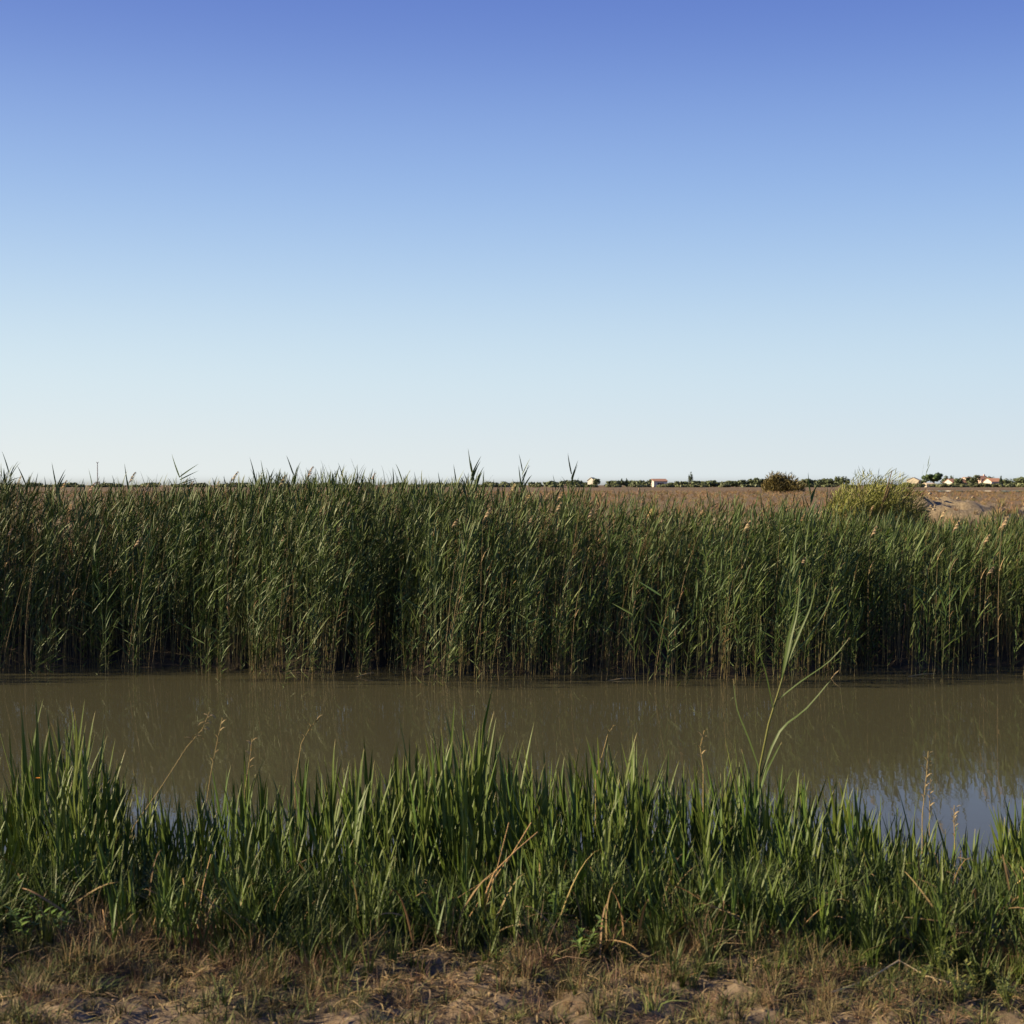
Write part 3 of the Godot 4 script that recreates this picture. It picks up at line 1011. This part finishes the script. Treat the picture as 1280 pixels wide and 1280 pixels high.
	pg.strip([Vector3.ZERO, Vector3(0.002, 0.008, 0), Vector3(0.005, 0.015, 0), Vector3(0.009, 0.019, 0)], Vector3(0, 0, 1), [0.001, 0.004, 0.004, 0.001], 0.2, [Color(0.6, 0.2, 0.02), Color(0.65, 0.24, 0.02), Color(0.65, 0.24, 0.02), Color(0.6, 0.25, 0.03)])
	var pm := pg.mesh(MAT.leaf)
	for k in 8:
		part("petal", pm, o, Transform3D(turn_to(1.0, TAU * k / 8.0, Vector3.ONE * 0.6), top))

# ---------------------------------------------------------------- far bank shrubs and the dry field
func build_field_cover() -> void:
	rng.seed = 505
	var tufts := []
	for k in 3:
		tufts.append(tuft_geo(34, 0.42, 0.16, 0.012, Color(0.24, 0.155, 0.08), Color(0.31, 0.22, 0.12), 0.7))
	for k in 2:
		tufts.append(tuft_geo(30, 0.36, 0.2, 0.014, Color(0.19, 0.135, 0.07), Color(0.28, 0.22, 0.125), 0.9))
	tufts.append(tuft_geo(30, 0.34, 0.2, 0.014, Color(0.12, 0.13, 0.05), Color(0.20, 0.18, 0.08), 0.8))
	var spots := []
	for p in tufts:
		spots.append([[], []])
	for i in 15000:
		var d := 23.0 + 200.0 * pow(rng.randf(), 2.2)
		var x := rr(-0.40, 0.40) * d
		var px := col_px(x, d)
		var sandy := 0.0
		for m in MOUNDS:
			sandy = maxf(sandy, exp(-0.8 * Vector2((x - m[0]) / m[2], (d - m[1]) / m[3]).length_squared()))
		if rng.randf() < sandy * sandy * 0.9:
			continue
		if rng.randf() > clampf(0.6 + 0.9 * patches.get_noise_2d(x * 0.8, d * 0.5), 0.25, 1.0):
			continue
		var k := rng.randi_range(0, 4)
		if rng.randf() < 0.10:
			k = 5
		var s := rr(0.5, 1.1) * lerpf(1.0, 1.6, smoothstep(60.0, 200.0, d)) * (1.0 if d > 40 else 0.85)
		var t := rr(0.75, 1.2)
		spots[k][0].append(Transform3D(Basis(Vector3.UP, rr(0, TAU)) * Basis.from_scale(Vector3(s * 1.2, s * 0.8, s * 1.2)), on_ground(x, d)))
		spots[k][1].append(Color(t, t * rr(0.9, 1.05), t * rr(0.85, 1.1)))
	var root := stuff_root("field_grass", "withered orange-brown grass covering the field beyond the far bank", "grass")
	for k in tufts.size():
		scatter("field_grass", tufts[k].mesh(MAT.straw), spots[k][0], spots[k][1], root)
	# clods on the spoil heaps
	root = stuff_root("spoil_clods", "sandy clods on the heaps of dug earth", "soil")
	for k in 3:
		var g := crumb_geo()
		var at := []
		var tint := []
		for i in 260:
			var m: Array = MOUNDS[rng.randi_range(0, 4)]
			var x: float = m[0] + rr(-1.5, 1.5) * m[2]
			var d: float = m[1] + rr(-1.3, 0.6) * m[3]
			var s := 0.015 + 0.075 * pow(rng.randf(), 3.0)
			at.append(Transform3D(Basis(Vector3.UP, rr(0, TAU)) * Basis.from_scale(Vector3.ONE * s), on_ground(x, d)))
			var t := rr(0.7, 1.05)
			tint.append(Color(0.30 * t, 0.245 * t, 0.16 * t))
		scatter("clod", g.mesh(MAT.plain), at, tint, root)

# upright twiggy bush: trunk, and foliage of fine sprays
func twig_bush(called: String, label: String, at: Vector3, rx: float, h: float, sprays: int, cols: Array, spray_len: float, wid: float) -> void:
	var o := thing(called, label, "shrub", at)
	var tg := Geo.new()
	var fg := Geo.new()
	for k in 9:
		var az := rr(0, TAU)
		var tip := Vector3(cos(az) * rx * rr(0.2, 0.8), h * rr(0.55, 0.85), sin(az) * rx * rr(0.2, 0.8))
		tg.tube([Vector3(0, -0.05, 0), tip * 0.5 + Vector3(0, h * 0.08, 0), tip], [0.03, 0.018, 0.006], [Color(0.14, 0.1, 0.06), Color(0.14, 0.1, 0.06), Color(0.14, 0.1, 0.06)], 5)
	var lobes := [[0.0, 0.0, 1.0, 0.72]]
	for k in 5:
		lobes.append([rr(-0.62, 0.62), rr(-0.5, 0.5), rr(0.55, 1.0), rr(0.38, 0.6)])
	for k in sprays:
		var lobe: Array = lobes[rng.randi_range(0, 5)]
		var az := rr(0, TAU)
		var r := sqrt(rng.randf())
		var top: float = h * lobe[2] * sqrt(maxf(0.02, 1.0 - r * r * 0.85)) * (0.88 + 0.25 * sin(az * 3.0 + 1.0) * r)
		var y := top * pow(rng.randf(), 0.55)
		var p := Vector3((lobe[0] + cos(az) * r * lobe[3]) * rx, y * 0.92, (lobe[1] + sin(az) * r * lobe[3]) * rx)
		var dirv := Vector3(cos(az) * r * 0.7 + rr(-0.55, 0.7), rr(0.25, 1.0), sin(az) * r * 0.7 + rr(-0.55, 0.55)).normalized()
		var ln := spray_len * rr(0.5, 1.2)
		var cc: Color = cols[0].lerp(cols[1], rng.randf())
		cc = shade(cc, rr(0.75, 1.2))
		fg.blade([p, p + dirv * ln * 0.5, p + dirv * ln + Vector3(0.1 * ln, 0, 0)], Vector3(rr(-1, 1), rr(-0.2, 0.2), rr(-1, 1)).normalized(), [wid * 0.5, wid, wid * 0.15], [cc, cc, cc])
	part("branches", tg.mesh(MAT.plain), o)
	part("foliage", fg.mesh(MAT.leaf), o)

func build_shrubs() -> void:
	rng.seed = 606
	var olive := [Color(0.13, 0.15, 0.035), Color(0.20, 0.20, 0.055)]
	var d := 24.2
	var x := px_x(1092, d)
	twig_bush("feathery_shrub", "feathery yellow-green shrub rising above the far reeds before the sandy heap", on_ground(x, d), 1.08, (px_y(586, d) - ground_y(x, -d)) * 1.16, 16000, olive, 0.13, 0.0055)
	d = 23.3
	x = px_x(1068, d)
	twig_bush("olive_shrub", "lower olive shrub with brown twigs leaning against the feathery shrub", on_ground(x, d), 0.55, px_y(618, d) - ground_y(x, -d), 2600, [Color(0.12, 0.12, 0.035), Color(0.22, 0.16, 0.07)], 0.12, 0.006)
	d = 22.8
	x = px_x(1255, d)
	twig_bush("scrub_bush", "low olive-brown scrub bush below the sandy heap", on_ground(x, d), 0.8, px_y(628, d) - ground_y(x, -d), 4600, [Color(0.13, 0.13, 0.045), Color(0.22, 0.17, 0.08)], 0.18, 0.006)
	d = 190.0
	x = px_x(977, d)
	twig_bush("lone_bush", "dark olive bush standing alone in the dry field", on_ground(x, d), 2.9, (px_y(590.5, d) - ground_y(x, -d)) * 1.15, 4600, [Color(0.085, 0.075, 0.028), Color(0.15, 0.12, 0.045)], 0.5, 0.05)
	# one tall thin shoot above the feathery shrub
	d = 24.0
	x = px_x(1146, d)
	var base := on_ground(x, d)
	var o := thing("thin_reed", "single thin reed with a slanting tip, tallest above the sandy heap", "reed", base)
	var h := px_y(580, d) - base.y
	part("stem", shared(L.stem[3], MAT.leaf), o, Transform3D(Basis.from_scale(Vector3.ONE * h), Vector3.ZERO), MAT.leaves[3])
	for q in [[0.97, 0.15, 0.2], [0.9, 0.4, 0.18], [0.84, 0.3, 0.16], [0.78, 0.5, 0.16]]:
		part("leaf", shared(L.leaf[1], MAT.leaf), o, Transform3D(turn_to(q[1], 0.0, Vector3(q[2] * 0.8, q[2], q[2] * 0.8), 1.1), Vector3(0.135 * q[0] * q[0], q[0], 0) * h), MAT.leaves[3])

# ---------------------------------------------------------------- far trees and houses
const FAR_D := 700.0

func crown_geo(rx: float, ry: float, rz: float, clumps: int, per: int, size: float, col: Color) -> Geo:
	var g := Geo.new()
	for k in clumps:
		var dirv := Vector3(rr(-1, 1), rr(-1, 1), rr(-1, 1)).normalized() * pow(rng.randf(), 0.4)
		var cc := Vector3(dirv.x * rx, dirv.y * ry, dirv.z * rz) * 0.75
		var cr := rr(0.25, 0.42)
		var tone := rr(0.75, 1.25)
		for i in per:
			var nd := Vector3(rr(-1, 1), rr(-0.8, 1), rr(-1, 1)).normalized()
			var p := cc + Vector3(nd.x * rx, nd.y * ry, nd.z * rz) * cr * rr(0.6, 1.0)
			var u := nd.cross(Vector3(rr(-1, 1), rr(-1, 1), rr(-1, 1))).normalized()
			var w := (nd + Vector3(rr(-0.5, 0.5), rr(-0.5, 0.5), rr(-0.5, 0.5))).normalized().cross(u)
			var s := size * rr(0.6, 1.3)
			g.tri(p - u * s, p + u * s, p + w * s * 1.6, shade(col, tone * rr(0.85, 1.15)))
	return g

func far_tree(kind: String, px: float, top: float, width: float, d: float, label: String, group := "") -> void:
	var x := px_x(px, d)
	var at := on_ground(x, d)
	var h := px_y(top, d) - at.y
	var rx := width * 0.5 * d / F
	var o := thing({"pine": "umbrella_pine", "cypress": "cypress_tree", "tree": "round_tree", "bush": "hedge_bush"}[kind], label, "bush" if kind == "bush" else "tree", at, group)
	var low := {"pine": 0.42, "cypress": 0.05, "tree": 0.06, "bush": 0.0}[kind] as float
	var col: Color = {"pine": Color(0.050, 0.080, 0.030), "cypress": Color(0.05, 0.07, 0.038), "tree": Color(0.080, 0.100, 0.048), "bush": Color(0.11, 0.125, 0.06)}[kind]
	col = shade(col, rr(0.85, 1.2))
	var tg := Geo.new()
	var bark := Color(0.12, 0.09, 0.06)
	tg.tube([Vector3(0, -0.2, 0), Vector3(0.1, h * 0.35, 0), Vector3(-0.05, h * 0.75, 0)], [rx * 0.10 + 0.06, rx * 0.07 + 0.05, 0.04], [bark, bark, bark], 6)
	for k in 4:
		var az := TAU * k / 4.0 + 0.4
		tg.tube([Vector3(0.05, h * (low + 0.1), 0), Vector3(cos(az) * rx * 0.55, h * (low + 0.35), sin(az) * rx * 0.55)], [rx * 0.05 + 0.03, 0.03], [bark, bark], 5)
	part("trunk", tg.mesh(MAT.plain), o)
	var cg := crown_geo(rx * 1.15, h * (1.0 - low) * 0.58, rx, 18, 60 if kind == "pine" else 34, maxf(0.20, rx * 0.13), col)
	part("crown", cg.mesh(MAT.leaf), o, Transform3D(Basis(), Vector3(0, h * (low + 1.0) * 0.5, 0)))

const WHITE := Color(0.46, 0.44, 0.41)
const CREAM := Color(0.38, 0.34, 0.27)
const PINK := Color(0.50, 0.37, 0.31)
const TILE := Color(0.30, 0.17, 0.125)
const ORANGE_TILE := Color(0.42, 0.22, 0.14)

func house(label: String, px0: float, px1: float, eave: float, ridge: float, d: float, turn: float, deep: float, wall: Color, tile: Color, windows: int, chimney := false) -> void:
	var w := (px1 - px0) * d / F
	var x := px_x((px0 + px1) * 0.5, d)
	var at := on_ground(x, d)
	at.y -= 0.1
	var he := px_y(eave, d) - at.y
	var hr := px_y(ridge, d) - at.y
	var o := thing("house", label, "house", at, "")
	o.rotation.y = turn
	var wl := w * 0.92 / maxf(0.6, cos(turn) + absf(sin(turn)) * deep / maxf(w, 0.1))
	var a := wl * 0.5
	var b := deep * 0.5
	var g := Geo.new()
	g.box(Vector3(-a, 0, -b), Vector3(a, he, b), wall)
	g.tri(Vector3(-a, he, b), Vector3(-a, hr - 0.08, 0), Vector3(-a, he, -b), wall)
	g.tri(Vector3(a, he, -b), Vector3(a, hr - 0.08, 0), Vector3(a, he, b), wall)
	part("wall", g.mesh(MAT.plain), o)
	var r := Geo.new()
	var e := 0.3
	var dy := (hr - he) / b * e
	for s in [-1.0, 1.0]:
		var p0 := Vector3(-a - e, he - dy, s * (b + e))
		var p1 := Vector3(a + e, he - dy, s * (b + e))
		var p2 := Vector3(a + e, hr, 0)
		var p3 := Vector3(-a - e, hr, 0)
		var up := Vector3(0, 0.14, 0)
		r.quad(p0 + up, p1 + up, p2 + up, p3 + up, tile)
		r.quad(p0, p3, p2, p1, tile)
		r.quad(p0, p1, p1 + up, p0 + up, tile)
		r.quad(p0, p0 + up, p3 + up, p3, tile)
		r.quad(p1, p2, p2 + up, p1 + up, tile)
	var roof := part("roof", r.mesh(MAT.plain), o)
	if chimney:
		var c := Geo.new()
		c.box(Vector3(a * 0.5, hr - 0.6, -0.3), Vector3(a * 0.5 + 0.6, hr + 0.8, 0.3), wall)
		part("chimney", c.mesh(MAT.plain), roof)
	for k in windows:
		var wx := lerpf(-a, a, (k + 1.0) / (windows + 1.0))
		var gw := Geo.new()
		gw.box(Vector3(-0.45, -0.6, 0), Vector3(0.45, 0.6, 0.06), Color(0.05, 0.055, 0.06))
		var win := part("window", gw.mesh(MAT.plain), o, Transform3D(Basis(), Vector3(wx, he * 0.55, b)))
		var gs := Geo.new()
		gs.box(Vector3(-0.55, -0.7, 0), Vector3(0.55, -0.6, 0.16), shade(wall, 0.9))
		part("sill", gs.mesh(MAT.plain), win)
	if windows > 1:
		var gd := Geo.new()
		gd.box(Vector3(-0.5, 0.1, 0), Vector3(0.5, 2.1, 0.05), Color(0.16, 0.10, 0.07))
		part("door", gd.mesh(MAT.plain), o, Transform3D(Basis(), Vector3(lerpf(-a, a, 0.5 if windows == 2 else 0.37), 0, b)))

func build_far() -> void:
	rng.seed = 707
	house("small white house with a pinkish front and red roof, alone in the tree line", 812, 834, 601.5, 598.8, FAR_D, 0.25, 6.0, Color(0.52, 0.47, 0.43), TILE, 2)
	house("white gabled house half hidden behind dark trees in the tree line", 736, 744, 600.5, 597.0, FAR_D + 15, 0.9, 4.0, WHITE, CREAM, 1)
	house("long low house with a dull red roof and white end wall beside the umbrella pine", 1180, 1209, 603.2, 598.8, FAR_D, 0.35, 7.0, WHITE, TILE, 3)
	house("narrow white house standing over the long low red-roofed one", 1203, 1214, 598.6, 596.8, FAR_D + 20, 0.2, 5.0, WHITE, ORANGE_TILE, 2)
	house("brown-red house with a tall white chimney at the end of the hamlet", 1220, 1234, 599.0, 595.0, FAR_D + 24, 0.3, 5.0, PINK, TILE, 2, true)
	house("house with a bright orange tiled roof beside the small cypress", 1231, 1251, 602.0, 598.0, FAR_D, 0.25, 7.0, WHITE, ORANGE_TILE, 3)
	house("cream gabled house behind the feathery shrub's crown", 1136, 1148, 600.5, 597.0, FAR_D + 10, 0.9, 6.0, CREAM, CREAM, 1)
	house("low cream shed in front of the umbrella pine", 1154, 1167, 605.2, 603.8, FAR_D - 40, 0.2, 4.0, CREAM, Color(0.5, 0.42, 0.32), 1)
	far_tree("pine", 1167, 592, 25, FAR_D - 15, "wide umbrella pine with a rounded dark crown beside the hamlet")
	far_tree("tree", 1185, 594, 16, FAR_D + 10, "dark round tree touching the umbrella pine")
	far_tree("tree", 1220, 592.8, 15, FAR_D - 10, "dark spiky tree before the brown-red house")
	far_tree("cypress", 1251, 595.5, 5, FAR_D - 15, "small dark cypress at the end of the orange-roofed house")
	far_tree("cypress", 863, 590.5, 6.5, FAR_D - 10, "tall grey-green poplar standing highest in the tree line")
	far_tree("cypress", 777, 597.5, 3, FAR_D, "thin pointed tree, the darker of a pair in the tree line", "pointed trees of the pair")
	far_tree("cypress", 783, 598.5, 3, FAR_D, "thin pointed tree, the darker of a pair in the tree line", "pointed trees of the pair")
	far_tree("tree", 746, 596.8, 12, FAR_D - 10, "round dark tree standing before the white gabled house")
	far_tree("tree", 811, 598.5, 9, FAR_D - 15, "dark tree touching the small white house with the pinkish front")
	var row := [[613, 603, 14], [630, 602.5, 12], [648, 602, 12], [668, 603, 14], [690, 602, 14], [705, 601, 12], [716, 600.5, 13], [728, 601, 12], [765, 600.5, 12], [774, 601, 12], [788, 601, 12], [797, 600, 12], [803, 602, 10], [841, 603, 12], [850, 601.5, 10], [857, 602, 10], [871, 600, 12], [880, 602, 14], [889, 600.5, 12], [899, 603, 14], [911, 602, 15], [921, 601, 14], [932, 600, 14], [944, 597.5, 13], [953, 598.5, 12], [963, 601, 12], [1001, 600.5, 14], [1011, 597.5, 12], [1021, 599, 13], [1031, 598.5, 13], [1042, 597.5, 14], [1052, 596, 12], [1150, 599, 10], [1198, 597.5, 10], [1212, 596, 10], [1237, 596, 9], [1258, 598, 10], [1266, 600, 12], [1277, 596.5, 14], [1290, 597, 14], [1310, 599, 16], [1335, 598, 16], [570, 604, 14], [545, 603.5, 14], [500, 604, 16], [455, 603, 16], [410, 604, 16], [350, 604, 16], [300, 604, 16], [250, 604.5, 16], [190, 604, 16], [135, 604, 16], [85, 604, 16], [40, 604, 16], [-10, 604, 16], [-60, 603, 18]]
	for r in row:
		far_tree("tree", r[0], r[1], r[2] * 1.55, FAR_D + rr(-30, 40), "round dark green tree in the distant tree line", "trees of the distant tree line")
	for k in 60:
		var px := -40.0 + k * 23.0 + rr(-8, 8)
		far_tree("bush", px, 606.3 + rr(-0.8, 0.4), rr(16, 26), FAR_D - 80 + rr(-25, 25), "low pale green bush of the hedge before the tree line", "hedge bushes before the tree line")
	for k in 10:
		far_tree("bush", 1135.0 + k * 16.0 + rr(-4, 4), 604.6 + rr(-0.8, 0.6), rr(14, 22), FAR_D - 70 + rr(-10, 10), "low green bush of the hedge before the hamlet", "hedge bushes before the hamlet")
	# the mast on the left
	var at := on_ground(px_x(122, FAR_D), FAR_D)
	var o := thing("antenna_mast", "thin grey mast with a forked top standing far behind the reeds", "mast", at)
	var h := px_y(578, FAR_D) - at.y
	var g := Geo.new()
	var grey := Color(0.25, 0.24, 0.25)
	g.tube([Vector3(0, -0.2, 0), Vector3(0, h, 0)], [0.26, 0.16], [grey, grey], 8)
	part("pole", g.mesh(MAT.plain), o)
	for s in [-1.0, 1.0]:
		var f := Geo.new()
		f.tube([Vector3(0, h - 0.6, 0), Vector3(s * 0.55, h + 0.3, 0)], [0.12, 0.10], [grey, grey], 6)
		part("fork_arm", f.mesh(MAT.plain), o)
	var cb := Geo.new()
	cb.box(Vector3(-0.9, 0, -0.6), Vector3(0.9, 2.6, 0.6), Color(0.35, 0.31, 0.29))
	part("cabin", cb.mesh(MAT.plain), o, Transform3D(Basis(), Vector3(0.5, 0, 1.2)))

# ---------------------------------------------------------------- ground and water
func spaced(from: float, to: float, step: float) -> Array:
	var out := []
	var n := int(round((to - from) / step))
	for i in n:
		out.append(from + (to - from) * i / n)
	return out

func build_ground() -> void:
	var xs := [-3000.0, -1200.0, -500.0, -220.0, -110.0, -60.0, -40.0, -28.0, -20.0] + spaced(-15.0, -4.0, 0.35) + spaced(-4.0, 4.0, 0.045) + spaced(4.0, 16.0, 0.2) + [16.0, 20.0, 28.0, 40.0, 60.0, 110.0, 220.0, 500.0, 1200.0, 3000.0]
	var ds := [-2000.0, -300.0, -60.0, -20.0, -8.0, -3.0, 0.0, 1.5, 2.6] + spaced(3.4, 7.6, 0.045) + spaced(7.6, 12.0, 0.4) + spaced(12.01, 16.0, 0.5) + spaced(16.0, 26.0, 0.2) + spaced(26.0, 36.0, 0.2) + spaced(36.0, 60.0, 1.2) + [60.0, 66.0, 74.0, 84.0, 100.0, 120.0, 150.0, 190.0, 250.0, 330.0, 450.0, 600.0, 800.0, 1100.0, 1600.0, 2400.0, 3600.0]
	var g := Geo.new()
	var soil := Color(0.245, 0.19, 0.13)
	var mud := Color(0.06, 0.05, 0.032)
	var sand := Color(0.38, 0.31, 0.20)
	var straw := Color(0.21, 0.155, 0.092)
	for d in ds:
		for x in xs:
			var y := ground_y(x, -d)
			var c := soil
			if d < 12.0:
				c = shade(c, 0.92 + 0.7 * patches.get_noise_2d(x * 6.0 + 3.0, d * 6.0))
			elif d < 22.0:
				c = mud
			else:
				var sandy := 0.0
				if d < 45.0:
					for m in MOUNDS:
						sandy = maxf(sandy, exp(-0.8 * Vector2((x - m[0]) / m[2], (d - m[1]) / m[3]).length_squared()))
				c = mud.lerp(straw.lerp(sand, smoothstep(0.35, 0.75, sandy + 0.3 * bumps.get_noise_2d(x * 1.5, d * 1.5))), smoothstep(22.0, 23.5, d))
				c = shade(c, 1.0 + 0.3 * patches.get_noise_2d(x * 0.5, d * 0.3))
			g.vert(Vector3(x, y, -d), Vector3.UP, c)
	var nx := xs.size()
	for j in ds.size() - 1:
		for i in nx - 1:
			var a := j * nx + i
			g.face(a, a + 1, a + nx + 1)
			g.face(a, a + nx + 1, a + nx)
	# smooth normals from neighbours
	for j in ds.size():
		for i in nx:
			var a := j * nx + i
			var dx := g.v[j * nx + mini(i + 1, nx - 1)] - g.v[j * nx + maxi(i - 1, 0)]
			var dz := g.v[mini(j + 1, ds.size() - 1) * nx + i] - g.v[maxi(j - 1, 0) * nx + i]
			g.n[a] = dx.cross(dz).normalized()
	structure("ground", g.mesh(MAT.ground))
	var w := PlaneMesh.new()
	w.size = Vector2(900, 13.5)
	w.material = MAT.water
	var o := structure("canal_water", w)
	o.position = Vector3(0, 0, -13.2)
	var p := PlaneMesh.new()
	p.size = Vector2(34, 34)
	p.material = MAT.water
	o = structure("pond_water", p)
	o.position = Vector3(px_x(1262, 225), FIELD + 0.12, -225)

# ---------------------------------------------------------------- sky
func sky_image() -> Image:
	var keys := [[0.0, Color8(226, 233, 233)], [1.3, Color8(222, 231, 234)], [3.0, Color8(213, 229, 238)], [5.1, Color8(203, 225, 239)], [9.3, Color8(164, 197, 236)], [13.5, Color8(133, 166, 224)], [18.0, Color8(97, 126, 202)], [26.0, Color8(80, 110, 187)], [45.0, Color8(62, 95, 172)], [90.0, Color8(48, 78, 150)]]
	var lin := []
	for k in keys:
		lin.append([k[0], k[1].srgb_to_linear()])
	var w := 1024
	var h := 512
	var data := PackedFloat32Array()
	data.resize(w * h * 4)
	var sun := sun_towards()
	for j in h:
		var e := 90.0 - (j + 0.5) * 180.0 / h
		var c := Color(0.16, 0.13, 0.09)
		if e > 0.0:
			c = Color(0, 0, 0)
			for q in 15:                              # averaged over a few degrees so that no key shows as a crease
				var ee := absf(e + (q - 7) / 7.0 * minf(2.6, 0.5 + e * 0.25))
				for i in lin.size() - 1:
					if ee <= lin[i + 1][0] or i == lin.size() - 2:
						c += lin[i][1].lerp(lin[i + 1][1], minf(1.0, (ee - lin[i][0]) / (lin[i + 1][0] - lin[i][0]))) / 15.0
						break
		for i in w:
			var k := 1.0
			var cg := -0.3
			if e > 0.0:
				# Godot's panorama: u = 0 looks along -Z
				var az := (float(i) + 0.5) / w * TAU
				var dirv := Vector3(sin(az) * cos(deg_to_rad(e)), sin(deg_to_rad(e)), -cos(az) * cos(deg_to_rad(e)))
				cg = dirv.dot(sun) + 0.06
			else:
				cg = 0.0
			var q := (j * w + i) * 4
			k = 1.0 / EXPOSURE
			data[q] = c.r * (1.0 + 0.22 * cg) * k
			data[q + 1] = c.g * (1.0 + 0.14 * cg) * k
			data[q + 2] = c.b * (1.0 + 0.04 * cg) * k
			data[q + 3] = 1.0
	return Image.create_from_data(w, h, false, Image.FORMAT_RGBAF, data.to_byte_array())

func sun_towards() -> Vector3:
	var el := deg_to_rad(25.0)
	var az := deg_to_rad(86.0)                     # from straight behind the camera, towards the left
	return Vector3(-sin(az) * cos(el), sin(el), cos(az) * cos(el))

# ---------------------------------------------------------------- scene
func _ready() -> void:
	var cam := Camera3D.new()
	cam.name = "camera"
	cam.position = Vector3(0, EYE, 0)
	cam.rotation.x = -atan((640.0 - HORIZON) / F)
	cam.far = 6000.0
	cam.near = 0.05
	var lens := CameraAttributesPhysical.new()
	lens.frustum_focal_length = 12.0 / tan(atan(640.0 / F))
	lens.exposure_aperture = 5.6
	lens.frustum_focus_distance = 16.0
	lens.frustum_near = 0.05
	lens.frustum_far = 6000.0
	cam.attributes = lens
	add_child(cam)
	cam.current = true

	var env := Environment.new()
	env.background_mode = Environment.BG_SKY
	env.sky = Sky.new()
	var sm := PanoramaSkyMaterial.new()
	sm.panorama = ImageTexture.create_from_image(sky_image())
	env.sky.sky_material = sm
	env.tonemap_mode = Environment.TONE_MAPPER_LINEAR
	env.tonemap_exposure = EXPOSURE
	env.sdfgi_enabled = true
	env.ssao_enabled = true
	env.ssil_enabled = true
	var we := WorldEnvironment.new()
	we.name = "environment"
	we.environment = env
	add_child(we)

	var sun := DirectionalLight3D.new()
	sun.name = "sun"
	sun.light_energy = 1.6
	sun.light_color = Color(1.0, 0.91, 0.75)
	sun.light_angular_distance = 0.5
	sun.shadow_enabled = true
	add_child(sun)
	sun.look_at_from_position(Vector3.ZERO, -sun_towards())

	bumps.seed = 3
	bumps.frequency = 0.9
	bumps.fractal_octaves = 3
	patches.seed = 8
	patches.frequency = 0.22
	patches.fractal_octaves = 3
	make_materials()
	make_pieces()
	build_ground()
	build_far()
	build_field_cover()
	build_shrubs()
	build_far_reeds()
	build_near_reeds()
	build_near_ground_cover()
	build_near_details()
